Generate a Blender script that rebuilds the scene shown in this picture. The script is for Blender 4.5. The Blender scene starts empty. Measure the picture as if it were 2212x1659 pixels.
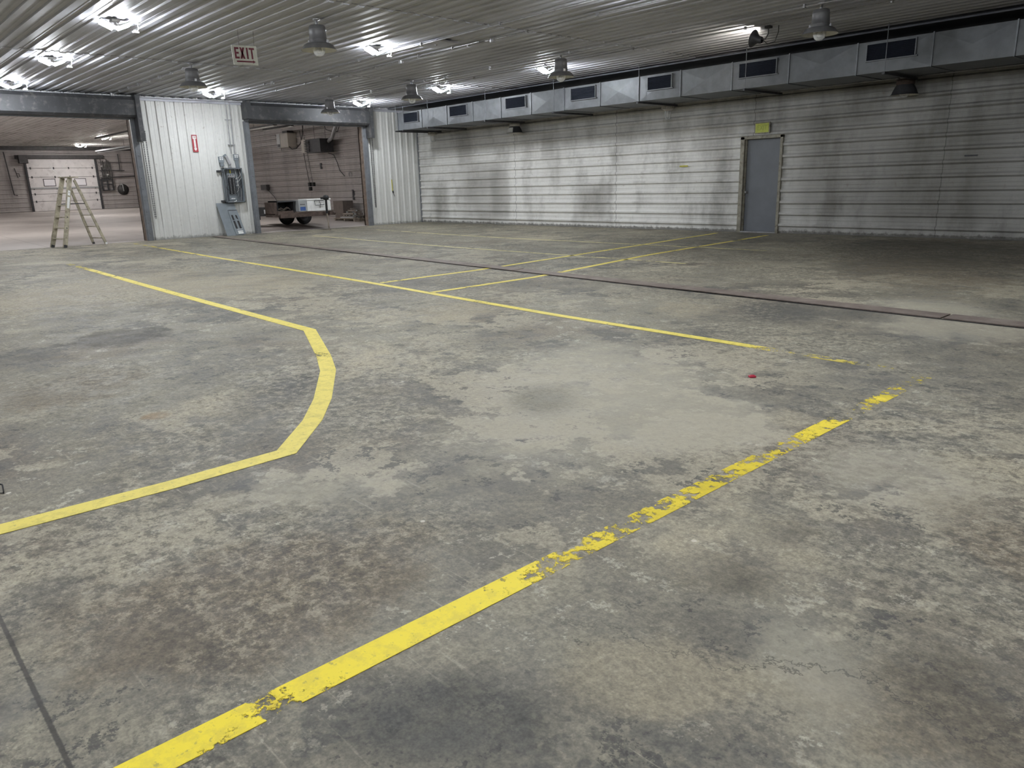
import bpy, math, random
from mathutils import Vector, Matrix
random.seed(7)
C = bpy.context.scene.collection
S = bpy.context.scene
PI = math.pi
H = 3.86

# ------------------------------------------------------------------ helpers
class MB:
    def __init__(s): s.v = []; s.f = []; s.sm = []
    def add(s, vs, fs, smooth=False):
        n = len(s.v); s.v += [tuple(p) for p in vs]
        for f in fs: s.f.append(tuple(i+n for i in f)); s.sm.append(smooth)
        return s
    def box(s, a, b, M=None):
        x0, y0, z0 = [min(p, q) for p, q in zip(a, b)]; x1, y1, z1 = [max(p, q) for p, q in zip(a, b)]
        vs = [(x0,y0,z0),(x1,y0,z0),(x1,y1,z0),(x0,y1,z0),(x0,y0,z1),(x1,y0,z1),(x1,y1,z1),(x0,y1,z1)]
        if M: vs = [M @ Vector(p) for p in vs]
        return s.add(vs, [(0,3,2,1),(4,5,6,7),(0,1,5,4),(1,2,6,5),(2,3,7,6),(3,0,4,7)])
    def bar(s, p, q, w, h, up=(0,0,1)):
        p, q = Vector(p), Vector(q); d = (q-p).normalized(); u = Vector(up)
        r = d.cross(u)
        if r.length < 1e-4: r = d.cross(Vector((1,0,0)))
        r.normalize(); u = r.cross(d)
        vs = [e + r*a*w/2 + u*b*h/2 for e in (p, q) for a, b in ((-1,-1),(1,-1),(1,1),(-1,1))]
        return s.add(vs, [(0,3,2,1),(4,5,6,7),(0,1,5,4),(1,2,6,5),(2,3,7,6),(3,0,4,7)])
    def tube(s, pts, r, n=8, caps=True):
        pts = [Vector(p) for p in pts]; rings = []; prev = None
        for i, p in enumerate(pts):
            d = (pts[min(i+1, len(pts)-1)] - pts[max(i-1, 0)]).normalized()
            if prev is None:
                a = d.cross(Vector((0,0,1)))
                if a.length < 1e-3: a = d.cross(Vector((1,0,0)))
            else: a = prev - d*prev.dot(d)
            a.normalize(); prev = a; b = d.cross(a)
            rr = r[i] if isinstance(r, (list, tuple)) else r
            rings.append([p + (a*math.cos(2*PI*k/n) + b*math.sin(2*PI*k/n))*rr for k in range(n)])
        vs = [v for R in rings for v in R]; fs = []
        for i in range(len(pts)-1):
            for k in range(n):
                fs.append((i*n+k, i*n+(k+1) % n, (i+1)*n+(k+1) % n, (i+1)*n+k))
        s.add(vs, fs, True)
        if caps:
            m = (len(pts)-1)*n
            s.add(rings[0], [tuple(range(n))[::-1]]); s.add(rings[-1], [tuple(range(n))])
        return s
    def lathe(s, prof, n=24, o=(0,0,0), M=None, smooth=True, a0=0.0, a1=2*PI):
        full = abs(a1-a0-2*PI) < 1e-6; m = n if full else n+1
        vs = []
        for r, z in prof:
            for k in range(m):
                a = a0 + (a1-a0)*k/n; p = Vector((r*math.cos(a), r*math.sin(a), z))
                if M: p = M @ p
                vs.append(p + Vector(o))
        fs = []
        for i in range(len(prof)-1):
            for k in range(n):
                fs.append((i*m+k, i*m+(k+1) % m, (i+1)*m+(k+1) % m, (i+1)*m+k))
        return s.add(vs, fs, smooth)
    def prism(s, poly, f, t0, t1):
        n = len(poly)
        vs = [f(a, b, t0) for a, b in poly] + [f(a, b, t1) for a, b in poly]
        fs = [tuple(range(n))[::-1], tuple(range(n, 2*n))] + [(i, (i+1) % n, n+(i+1) % n, n+i) for i in range(n)]
        return s.add(vs, fs)
    def text(s, body, size, f, depth=0.001, font_w=1.0):
        cu = bpy.data.curves.new('t', 'FONT'); cu.body = body; cu.size = size; cu.extrude = depth
        cu.align_x = 'CENTER'; cu.align_y = 'CENTER'
        o = bpy.data.objects.new('t', cu); me = bpy.data.meshes.new_from_object(o)
        s.add([f(v.co.x*font_w, v.co.y, v.co.z) for v in me.vertices], [tuple(p.vertices) for p in me.polygons])
        bpy.data.objects.remove(o); bpy.data.curves.remove(cu); bpy.data.meshes.remove(me)
        return s
    def build(s, name, mat, parent=None, world=True, bevel=0.0):
        me = bpy.data.meshes.new(name)
        off = parent_loc(parent) if (parent is not None and world) else Vector((0,0,0))
        me.from_pydata([tuple(Vector(p)-off) for p in s.v], [], s.f)
        me.polygons.foreach_set('use_smooth', s.sm); me.materials.append(mat); me.update()
        o = bpy.data.objects.new(name, me); C.objects.link(o)
        if parent is not None: o.parent = parent
        if bevel:
            b = o.modifiers.new('bevel', 'BEVEL'); b.width = bevel; b.segments = 2; b.limit_method = 'ANGLE'
        return o

def parent_loc(o):
    l = Vector((0,0,0))
    while o is not None: l += o.location; o = o.parent
    return l

def tag(o, label=None, cat=None, group=None, kind=None):
    if label: o['label'] = label
    if cat: o['category'] = cat
    if group: o['group'] = group
    if kind: o['kind'] = kind
    return o

def thing(name, label, cat, loc=(0,0,0), group=None, kind=None):
    o = bpy.data.objects.new(name, None); C.objects.link(o); o.location = loc; o.empty_display_size = 0.1
    return tag(o, label, cat, group, kind)

def copy_tree(o, parent=None):
    c = o.copy(); C.objects.link(c)
    if parent is not None: c.parent = parent
    for ch in list(o.children): copy_tree(ch, c)
    return c

# ------------------------------------------------------------------ materials
class NT:
    def __init__(s, name):
        s.m = bpy.data.materials.new(name); s.m.use_nodes = True; s.t = s.m.node_tree; s.n = s.t.nodes; s.l = s.t.links
        s.n.clear(); s.out = s.n.new('ShaderNodeOutputMaterial'); s.b = s.n.new('ShaderNodeBsdfPrincipled')
        s.l.new(s.b.outputs[0], s.out.inputs[0])
        s.pos = s.n.new('ShaderNodeNewGeometry').outputs['Position']
    def put(s, sock, v):
        if hasattr(v, 'is_linked') or isinstance(v, bpy.types.NodeSocket): s.l.new(v, sock)
        elif isinstance(v, (tuple, list)) and len(v) == 3 and sock.type == 'RGBA': sock.default_value = (*v, 1)
        else: sock.default_value = v
    def math(s, op, a, b=0.0, c=None, clamp=False):
        n = s.n.new('ShaderNodeMath'); n.operation = op; n.use_clamp = clamp
        s.put(n.inputs[0], a); s.put(n.inputs[1], b)
        if c is not None: s.put(n.inputs[2], c)
        return n.outputs[0]
    def mapv(s, v=None, loc=(0,0,0), rot=(0,0,0), sc=(1,1,1), kind='POINT'):
        n = s.n.new('ShaderNodeMapping'); n.vector_type = kind
        s.put(n.inputs[0], v if v is not None else s.pos)
        n.inputs['Location'].default_value = loc; n.inputs['Rotation'].default_value = rot; n.inputs['Scale'].default_value = sc
        return n.outputs[0]
    def noise(s, scale, detail=4, rough=.55, dist=0.0, v=None, off=0.0, col=False):
        n = s.n.new('ShaderNodeTexNoise'); n.inputs['Scale'].default_value = scale; n.inputs['Detail'].default_value = detail
        n.inputs['Roughness'].default_value = rough; n.inputs['Distortion'].default_value = dist
        s.put(n.inputs['Vector'], s.mapv(v, loc=(off, off*1.7, off*.6)) if off else (v if v is not None else s.pos))
        return n.outputs['Color' if col else 0]
    def step(s, v, a, b, o0=0.0, o1=1.0):
        n = s.n.new('ShaderNodeMapRange'); n.interpolation_type = 'SMOOTHSTEP'; s.put(n.inputs[0], v)
        n.inputs[1].default_value = a; n.inputs[2].default_value = b; n.inputs[3].default_value = o0; n.inputs[4].default_value = o1
        return n.outputs[0]
    def mix(s, f, a, b, mode='MIX'):
        n = s.n.new('ShaderNodeMix'); n.data_type = 'RGBA'; n.blend_type = mode; n.clamp_factor = True
        s.put(n.inputs[0], f); s.put(n.inputs[6], a); s.put(n.inputs[7], b); return n.outputs[2]
    def ramp(s, v, stops):
        n = s.n.new('ShaderNodeValToRGB'); e = n.color_ramp.elements
        while len(e) < len(stops): e.new(.5)
        for el, (p, c) in zip(e, stops): el.position = p; el.color = (*c, 1) if len(c) == 3 else c
        s.put(n.inputs[0], v); return n.outputs[0]
    def sep(s, v=None):
        n = s.n.new('ShaderNodeSeparateXYZ'); s.put(n.inputs[0], v if v is not None else s.pos); return n.outputs
    def bump(s, h, strength=.3, dist=.01):
        n = s.n.new('ShaderNodeBump'); n.inputs['Strength'].default_value = strength; n.inputs['Distance'].default_value = dist
        s.put(n.inputs['Height'], h); s.l.new(n.outputs[0], s.b.inputs['Normal'])
    def set(s, col=None, rough=None, metal=None, spec=None):
        if col is not None: s.put(s.b.inputs['Base Color'], col)
        if rough is not None: s.put(s.b.inputs['Roughness'], rough)
        if metal is not None: s.put(s.b.inputs['Metallic'], metal)
        if spec is not None: s.b.inputs['Specular IOR Level'].default_value = spec
        return s.m

def simple(name, col, rough=.5, metal=0.0, var=.15, scale=6.0, dirt=None, dirt_amt=.0, spec=.4):
    t = NT(name); n = t.noise(scale, 5, .6)
    lo = tuple(c*(1-var) for c in col); hi = tuple(min(1, c*(1+var)) for c in col)
    c = t.mix(t.step(n, .3, .7), lo, hi)
    if dirt: c = t.mix(t.math('MULTIPLY', t.step(t.noise(scale*1.7, 8, .7, off=3.1), .5, .68), dirt_amt), c, dirt)
    return t.set(c, t.math('ADD', rough-.06, t.math('MULTIPLY', n, .12)), metal, spec)

def emit(name, col, st):
    t = NT(name); t.set((.9,.9,.9), .4); t.put(t.b.inputs['Emission Color'], col); t.b.inputs['Emission Strength'].default_value = st
    return t.m

def glass(name, col=(1,1,1), rough=.05):
    """thin dusty lamp glass: clear, with a dusty veil and sharp reflections"""
    t = NT(name); t.set(col, rough, 0, .6)
    tr = t.n.new('ShaderNodeBsdfTransparent'); mx = t.n.new('ShaderNodeMixShader'); lw = t.n.new('ShaderNodeLayerWeight'); lw.inputs[0].default_value = .35
    t.l.new(t.math('ADD', .22, t.math('MULTIPLY', lw.outputs['Facing'], .5)), mx.inputs[0]); t.l.new(tr.outputs[0], mx.inputs[1]); t.l.new(t.b.outputs[0], mx.inputs[2]); t.l.new(mx.outputs[0], t.out.inputs[0])
    return t.m

# ---- concrete floor
def floor_material():
    t = NT('worn_concrete'); P = t.pos
    # broad tone
    n1 = t.noise(.33, 4, .6)
    n2 = t.noise(1.15, 7, .70, off=5.3)
    n3 = t.noise(5.2, 5, .76, off=9.7)
    n4 = t.noise(38, 3, .75, off=2.2)
    c = t.ramp(n1, [(.30, (.165,.156,.136)), (.45, (.215,.205,.180)), (.55, (.25,.24,.208)), (.70, (.305,.293,.253))])
    c = t.mix(t.math('MULTIPLY', t.step(t.noise(.55, 3, .6, off=21.), .5, .68), .55), c, (.19,.157,.126))
    # worn mottling
    mott = t.math('ADD', t.math('MULTIPLY', n2, .6), t.math('MULTIPLY', n3, .4))
    c = t.mix(t.step(mott, .44, .62, 0, .6), c, (.335,.322,.275))
    c = t.mix(t.step(mott, .50, .38, 0, .65), c, (.125,.122,.113))
    # leftover dark blue-grey coating, crisp edges
    reg = t.step(t.noise(.42, 2, .5, off=33.), .46, .58)
    dk = t.math('MULTIPLY', t.step(t.math('ADD', t.math('MULTIPLY', t.noise(1.5, 5, .72, off=41.), .8), t.math('MULTIPLY', n3, .2)), .508, .54), reg)
    c = t.mix(t.math('MULTIPLY', dk, .75), c, t.mix(n3, (.08,.084,.088), (.15,.15,.146)))
    # peeled pale patches, crisp edges
    reg2 = t.step(t.noise(.36, 2, .5, off=57.), .42, .56)
    pale = t.math('MULTIPLY', t.step(t.math('ADD', t.math('MULTIPLY', t.noise(1.15, 6, .70, off=63.), .8), t.math('MULTIPLY', n3, .2)), .506, .532), reg2)
    c = t.mix(t.math('MULTIPLY', pale, .75), c, t.mix(n3, (.30,.285,.235), (.52,.485,.41)))
    nf = t.math('ADD', t.math('MULTIPLY', t.noise(6.2, 5, .78, off=71.), .8), t.math('MULTIPLY', n4, .2))
    c = t.mix(t.math('MULTIPLY', t.math('MULTIPLY', t.step(nf, .56, .59), t.step(n2, .42, .56)), .75), c, (.47,.455,.405))
    c = t.mix(t.math('MULTIPLY', t.math('MULTIPLY', t.step(nf, .45, .42), t.step(n2, .56, .42)), .75), c, (.085,.085,.087))
    # scratches in two directions
    for k, (ang, o) in enumerate(((.55, 3.), (2.3, 14.))):
        sv = t.mapv(P, loc=(o, o, 0), rot=(0, 0, ang), sc=(.9, 26, 1))
        sc_ = t.math('MULTIPLY', t.step(t.noise(1.6, 3, .6, v=sv), .64, .69), t.step(t.noise(.7, 1, .5, off=o*7), .48, .60))
        c = t.mix(t.math('MULTIPLY', sc_, .42), c, (.47,.45,.39))
    # placed stains, dark patches, dust and peeled areas are carried by the floor mesh (attribute 'floor_tint')
    at = t.n.new('ShaderNodeAttribute'); at.attribute_name = 'floor_tint'
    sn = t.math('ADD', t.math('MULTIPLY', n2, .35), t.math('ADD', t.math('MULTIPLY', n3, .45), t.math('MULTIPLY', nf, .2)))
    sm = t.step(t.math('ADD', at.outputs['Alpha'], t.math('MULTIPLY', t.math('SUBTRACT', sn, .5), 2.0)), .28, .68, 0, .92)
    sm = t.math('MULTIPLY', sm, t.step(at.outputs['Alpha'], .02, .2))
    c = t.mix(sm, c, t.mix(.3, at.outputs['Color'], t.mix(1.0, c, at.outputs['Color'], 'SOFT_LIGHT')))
    ad = t.n.new('ShaderNodeAttribute'); ad.attribute_name = 'dust'; dust = t.step(ad.outputs['Fac'], .1, .6)
    rough_zone = t.math('SUBTRACT', 1.0, t.math('MULTIPLY', dust, .75))
    # fine flaked mottling, absent from the dusty smooth zones
    nm = t.noise(15, 4, .82, off=29.)
    gz = t.math('ADD', t.step(n2, .40, .56, .25, 1.0), 0)
    gz2 = t.math('MULTIPLY', t.math('MULTIPLY', gz, rough_zone), t.step(t.noise(.48, 2, .5, off=7.7), .40, .56, .15, 1.0))
    c = t.mix(t.math('MULTIPLY', t.step(nm, .515, .575, 0, .6), gz2), c, (.42,.395,.33))
    c = t.mix(t.math('MULTIPLY', t.step(nm, .485, .425, 0, .6), gz2), c, (.075,.072,.066))
    # grain and speckles
    c = t.mix(t.math('MULTIPLY', rough_zone, .32), c, t.mix(t.step(n4, .3, .7), (.02,.02,.02), (.60,.58,.52)), 'OVERLAY')
    c = t.mix(t.math('MULTIPLY', rough_zone, .48), c, t.mix(t.noise(120, 1, .6, off=4.4), (.03,.03,.03), (.60,.58,.52)), 'OVERLAY')
    vor = t.n.new('ShaderNodeTexVoronoi'); vor.inputs['Scale'].default_value = 2.6; t.l.new(P, vor.inputs['Vector'])
    spots = t.math('MULTIPLY', t.step(vor.outputs['Distance'], .035, .022), .8)
    c = t.mix(spots, c, t.mix(t.step(n2, .45, .55), (.06,.055,.05), (.55,.53,.48)))
    # hairline cracks
    vc = t.n.new('ShaderNodeTexVoronoi'); vc.feature = 'DISTANCE_TO_EDGE'; vc.inputs['Scale'].default_value = .23
    cb = t.n.new('ShaderNodeCombineXYZ'); t.l.new(t.math('MULTIPLY', n2, 1.6), cb.inputs[0]); t.l.new(t.math('MULTIPLY', n1, 2.2), cb.inputs[1])
    dv = t.n.new('ShaderNodeVectorMath'); dv.operation = 'ADD'; t.l.new(P, dv.inputs[0]); t.l.new(cb.outputs[0], dv.inputs[1]); t.l.new(dv.outputs[0], vc.inputs['Vector'])
    crack = t.math('MULTIPLY', t.step(vc.outputs['Distance'], .0016, .0006), t.step(n1, .48, .56))
    c = t.mix(t.math('MULTIPLY', crack, .6), c, (.05,.048,.045))
    # saw-cut control joint near the front left corner
    xyz = t.sep()
    jd = t.math('ABSOLUTE', t.math('SUBTRACT', xyz[1], -16.285))
    joint = t.step(t.math('ADD', jd, t.math('MULTIPLY', t.math('SUBTRACT', n4, .5), .006)), .009, .004)
    c = t.mix(t.math('MULTIPLY', joint, .85), c, (.035,.033,.03))
    c = t.mix(1.0, c, (1.205, 1.165, 1.10), 'MULTIPLY')
    t.bump(n4, .2, .003)
    return t.set(c, t.step(n3, .35, .65, .55, .72), 0, .35)

PALE = (.46,.43,.36); TAN = (.40,.37,.305); DUST = (.35,.335,.285); DARK = (.105,.10,.09); BLUE = (.115,.118,.12); BROWN = (.205,.178,.148)
BLOBS = [
    (17.83,-13.56,0.17,0.67,0.71,PALE,0.80,0.35,0.30),
    (15.15,-14.55,0.51,0.55,0.69,DARK,0.80,0.80,0.00),
    (20.46,-13.07,0.52,0.47,0.74,DUST,0.80,0.90,0.00),
    (19.58,-12.78,1.00,1.45,0.73,DUST,0.60,0.90,0.00),
    (22.18,-13.56,0.22,0.49,0.77,BROWN,0.75,1.00,0.00),  # dark brown patch mixed into the floor colour
    (21.57,-14.10,0.21,0.41,0.77,PALE,0.55,0.90,0.90),
    (21.71,-15.04,0.29,0.20,0.79,TAN,0.85,0.80,0.70),
    (21.43,-15.55,0.36,0.23,0.79,BLUE,0.75,0.80,0.80),
    (18.09,-15.18,0.09,0.10,0.74,(.26,.165,.085),0.70,0.60,0.30),
    (18.16,-14.76,0.46,0.32,0.73,PALE,0.60,0.80,1.00),
    (11.00,-14.08,1.32,3.68,0.65,TAN,0.70,0.70,0.60),
    (20.72,-9.43,0.82,0.72,0.68,DUST,0.70,0.80,0.30),
    (18.24,-2.74,2.44,4.09,0.55,DARK,0.60,0.90,0.00),
    (20.05,-16.21,0.18,0.32,0.78,BLUE,0.60,0.80,0.40),
    (20.50,-15.82,0.48,0.48,0.78,BROWN,0.75,1.00,0.00),
    (20.55,-15.32,0.42,0.50,0.78,BROWN,0.55,1.00,0.00),
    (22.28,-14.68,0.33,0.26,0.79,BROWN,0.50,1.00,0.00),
    (18.16,-14.38,0.25,0.64,0.73,BLUE,0.60,0.80,0.40),
    (19.75,-15.08,0.46,0.31,0.76,DUST,0.50,0.90,0.40),
    (16.52,-11.59,0.53,0.90,0.66,TAN,0.70,0.50,0.80),
    (12.19,-12.20,1.32,1.87,0.63,TAN,0.65,0.60,0.80),
    (19.11,-9.57,0.52,0.82,0.66,BLUE,0.70,0.60,0.40),
    (21.55,-14.44,0.19,0.17,0.78,DARK,0.55,0.90,0.20),
    (16.93,-15.37,0.65,0.84,0.73,BROWN,0.45,0.90,0.00),
    (19.59,-13.34,0.22,0.36,0.73,BLUE,0.40,0.80,0.40),
    (15.82,-12.36,0.63,1.34,0.67,TAN,0.35,0.80,0.80),
    (21.97,-14.68,0.19,0.32,0.79,DUST,0.45,1.00,0.50),
    (22.33,-14.51,0.23,0.35,0.79,DARK,0.40,1.00,0.30),
    (20.59,-16.31,0.08,0.29,0.79,DUST,0.40,0.90,0.40),
    (19.21,-6.29,1.22,2.31,0.62,BROWN,0.40,1.00,0.00),
    (21.31,-14.33,0.14,0.33,0.77,PALE,0.50,0.80,0.80),
    (20.91,-12.68,0.17,0.19,0.74,PALE,0.60,0.80,0.50),
    (21.89,-12.77,0.27,0.25,0.76,PALE,0.60,0.80,0.60),
    (21.26,-12.50,0.19,0.16,0.74,PALE,0.50,0.80,0.50),
    (21.17,-13.88,0.12,0.20,0.76,PALE,0.55,0.80,0.60),
    (21.56,-13.99,0.12,0.12,0.77,DARK,0.50,0.80,0.00),
    (21.59,-13.14,0.44,0.50,0.76,DUST,0.50,1.00,0.00),
    (18.28,-10.03,0.42,0.86,0.66,TAN,0.55,0.60,0.60),
    (20.12,-8.47,0.61,0.74,0.66,DUST,0.60,0.80,0.00),
    (20.12,-14.33,0.59,0.75,0.76,DUST,0.35,1.00,0.00),
]

def annex_floor_material():
    t = NT('reddish_concrete'); n1 = t.noise(.4, 6, .6, .3); n2 = t.noise(3, 9, .7, off=4.)
    c = t.ramp(n1, [(.3, (.37,.335,.315)), (.5, (.46,.42,.395)), (.7, (.55,.51,.48))])
    c = t.mix(t.math('MULTIPLY', t.step(n2, .4, .65), .35), c, (.50,.45,.42))
    xyz = t.sep(); j = t.step(t.math('ABSOLUTE', t.math('SUBTRACT', xyz[1], t.math('MULTIPLY', t.math('ROUND', t.math('DIVIDE', xyz[1], 3.0)), 3.0))), .014, .006)
    c = t.mix(t.math('MULTIPLY', j, .5), c, (.1,.08,.07))
    t.bump(n2, .2, .004)
    return t.set(c, .6, 0, .3)

# ---- painted corrugated metal with grime. axis 'z' = streaks run down
def metal_sheet(name, base, grime, amount, seam_axis=None, seam_at=(), seam_w=.012, rust=.0, streak=(2.2, 2.2, .28), extra=None, low_dirt=0.0, rough=.5):
    t = NT(name)
    sv = t.mapv(sc=streak)
    s1 = t.noise(1.0, 6, .65, v=sv); s2 = t.noise(.55, 2, .55, off=12.); s3 = t.noise(9, 5, .7, off=6.)
    c = t.mix(t.step(s3, .3, .7, 0, .35), base, tuple(b*.82 for b in base))
    g = t.math('MULTIPLY', t.math('ADD', t.step(s1, .45, .70), t.step(s2, .5, .72)), amount, clamp=True)
    c = t.mix(t.math('MULTIPLY', g, .8), c, grime)
    xyz = t.sep()
    if extra: c = extra(t, c, xyz, s1, s2, s3)
    if rust:
        r = t.math('MULTIPLY', t.step(t.noise(7, 5, .75, off=44.), .63, .68), rust)
        c = t.mix(r, c, (.16,.085,.045))
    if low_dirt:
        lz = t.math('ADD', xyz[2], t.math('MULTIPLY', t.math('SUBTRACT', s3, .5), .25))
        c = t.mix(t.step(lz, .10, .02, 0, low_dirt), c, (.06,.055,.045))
    for a in seam_at:
        d = t.math('ABSOLUTE', t.math('SUBTRACT', xyz['xyz'.index(seam_axis)], t.math('ADD', a, t.math('MULTIPLY', t.math('SUBTRACT', s3, .5), .02))))
        c = t.mix(t.step(d, seam_w, seam_w*.4, 0, .7), c, (.09,.085,.08))
    return t.set(c, rough, 0, .4)

def right_extra(t, c, xyz, s1, s2, s3):
    # soot film, heavier toward the far right end, plus two brown-black runs near the corner
    film = t.math('ADD', t.step(xyz[0], 9.0, 17.5, 0, .62), t.math('MULTIPLY', t.math('SUBTRACT', s1, .5), .9))
    c = t.mix(t.math('MULTIPLY', film, t.step(xyz[0], 6, 10), clamp=True), c, (.15,.143,.128))
    up = t.math('ADD', t.step(xyz[2], 1.5, 3.1, 0, .5), t.math('MULTIPLY', t.math('SUBTRACT', s1, .5), .9))  # grime plus duct shade put into the colour, darker towards the top
    c = t.mix(t.math('MULTIPLY', up, .8, clamp=True), c, (.17,.165,.15))
    for cx, w, z0, z1, a in ((2.6, .45, 2.0, 3.1, .38), (3.3, 1.2, .1, 2.0, .3), (6.5, .3, 2.0, 2.75, .38), (4.3, .5, .2, 1.8, .4), (1.2, .5, .2, 1.3, .35), (15.2, .9, .5, 2.6, .3), (17.2, 1.2, .3, 2.2, .4), (8.2,.7,.2,1.2,.35)):
        d = t.math('ADD', t.math('DIVIDE', t.math('ABSOLUTE', t.math('SUBTRACT', xyz[0], cx)), w), t.math('MULTIPLY', t.math('SUBTRACT', s1, .5), 1.6))
        zz = t.math('MULTIPLY', t.step(xyz[2], z0-.25, z0+.2), t.step(xyz[2], z1+.2, z1-.25))
        c = t.mix(t.math('MULTIPLY', t.math('MULTIPLY', t.step(d, 1.1, .5), zz), a), c, (.13,.118,.095))
    return c

M = {}
def mats():
    M['left'] = metal_sheet('white_ribbed_steel', (.74,.74,.71), (.40,.39,.36), .22, rust=.35, low_dirt=.5)
    M['right'] = metal_sheet('sooty_ribbed_steel', (.80,.79,.755), (.27,.26,.235), .45, 'x', (5.06, 9.1, 13.2, 17.3), rust=.25, extra=right_extra, low_dirt=.75, streak=(1.5,1.5,.6))
    M['annex'] = metal_sheet('pinkish_ribbed_steel', (.44,.41,.395), (.23,.21,.20), .5, 'x', (-8.1, -14.), rust=.3, low_dirt=.4)
    M['ceil'] = metal_sheet('dingy_ceiling_steel', (.55,.56,.61), (.30,.305,.33), .55, rust=.25, streak=(.35,2.5,2.5))
    M['annex_ceil'] = metal_sheet('annex_ceiling_steel', (.74,.72,.705), (.3,.275,.26), .6, rust=.7, streak=(.35,2.5,2.5))
    M['floor'] = floor_material(); M['annex_floor'] = annex_floor_material()
    M['grey_steel'] = simple('grey_painted_steel', (.17,.18,.195), .45, 0, .12, 4, (.08,.075,.07), .4)
    M['hood'] = simple('dusty_hood_steel', (.055,.056,.060), .5, 0, .15, 3, (.25,.24,.22), .35)
    M['rustjamb'] = simple('rusty_brown_steel', (.17,.125,.095), .7, 0, .3, 7, (.30,.25,.2), .5)
    M['door'] = simple('grey_door_paint', (.175,.185,.205), .45, 0, .06, 3)
    M['frame'] = simple('tan_frame_paint', (.30,.28,.225), .55, 0, .2, 6, (.08,.06,.045), .7)
    M['duct'] = simple('galvanised_duct', (.165,.173,.182), .5, .25, .16, 3.5, (.2,.2,.2), .3)
    M['dark_strip'] = simple('dark_ceiling_strip', (.15,.155,.175), .7, 0, .1, 4)
    M['seam'] = simple('duct_seam_steel', (.20,.21,.22), .45, .5, .15, 8)
    M['grille'] = simple('dark_register', (.018,.021,.03), .9, 0, .1, 8, spec=.1)
    M['black'] = simple('black_rubber', (.02,.02,.021), .6, 0, .2, 10)
    M['dark'] = simple('dark_steel', (.06,.06,.064), .5, .3, .2, 8)
    M['alu'] = simple('weathered_aluminium', (.40,.40,.41), .38, .6, .15, 6, (.2,.19,.18), .4)
    M['bell'] = simple('grey_enamel_bell', (.145,.143,.145), .4, .2, .15, 6, (.1,.095,.09), .5)
    M['bellin'] = simple('white_reflector', (.66,.65,.60), .35, 0, .08, 6)
    M['lampglass'] = glass('lamp_glass', (.95,.96,.95), .04)
    M['bulb'] = simple('frosted_bulb', (.62,.61,.57), .3, 0, .05, 6)
    M['white'] = simple('white_plastic', (.82,.82,.80), .4, 0, .06, 5, (.4,.39,.36), .3)
    M['cream'] = simple('cream_box_paint', (.42,.39,.34), .45, 0, .08, 5)
    M['led'] = emit('led_diffuser', (.90,.945,1.0), LED); M['led2'] = emit('annex_led_diffuser', (1.0,.97,.95), LED*1.5)
    M['ledside'] = emit('led_edge_glow', (.72,.83,1.0), LED*.16)
    M['spot'] = emit('flood_bulb', (1.0,.93,.80), 420.)
    M['red'] = simple('sign_red', (.36,.05,.06), .5, 0, .1, 9); M['darkred'] = simple('exit_letter_red', (.165,.035,.052), .5, 0, .15, 20)
    M['signwhite'] = simple('sign_white', (.60,.60,.53), .5, 0, .06, 7, (.4,.4,.33), .4)
    M['brightred'] = simple('red_plastic', (.55,.03,.07), .35, 0, .1, 30)
    M['green'] = simple('luminous_yellow_green', (.52,.56,.10), .5, 0, .08, 20); M['green2'] = simple('faint_letter_green', (.36,.42,.08), .5, 0, .1, 20)
    M['wood'] = simple('old_ladder_wood', (.40,.36,.27), .65, 0, .25, 9, (.14,.11,.08), .6)
    M['wood2'] = simple('scrap_wood', (.26,.22,.18), .7, 0, .35, 8)
    M['rust'] = simple('rusted_trailer_steel', (.105,.075,.062), .75, .1, .3, 8, (.05,.035,.03), .6)
    M['panelgrey'] = simple('panel_grey_paint', (.20,.225,.245), .42, 0, .08, 6); M['panelin'] = simple('panel_back_grey', (.15,.165,.18), .5, 0, .15, 8)
    M['blue'] = simple('blue_sticker', (.06,.12,.32), .4, 0, .1, 20); M['greyp'] = simple('light_grey_plastic', (.36,.37,.37), .4, 0, .06, 8)
    M['yellow'] = simple('yellow_plastic', (.55,.5,.09), .45, 0, .15, 20); M['brass'] = simple('brass_lug', (.6,.42,.12), .35, .7, .1, 20)
    M['plate'] = None
    t = NT('diamond_plate_rust'); n = t.noise(3, 8, .7)
    w = t.n.new('ShaderNodeTexChecker'); w.inputs['Scale'].default_value = 40; t.l.new(t.mapv(rot=(0,0,PI/4)), w.inputs['Vector'])
    cc = t.mix(t.step(n, .35, .68), (.15,.115,.098), (.25,.205,.175)); cc = t.mix(t.math('MULTIPLY', w.outputs['Fac'], .12), cc, (.26,.22,.19))
    t.bump(w.outputs['Fac'], .3, .003); M['plate'] = t.set(cc, .6, .15, .4)
    M['garage'] = simple('pale_garage_panel', (.72,.69,.68), .5, 0, .06, 2, (.3,.27,.25), .35)
    M['pane'] = simple('bright_window_pane', (.82,.80,.82), .2, 0, .03, 3)
    M['brown'] = simple('brown_cardboard', (.14,.115,.10), .7, 0, .12, 6)
    M['darkann'] = simple('annex_dark_equipment', (.075,.072,.072), .55, .2, .2, 6)

LED = 325.0

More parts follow.
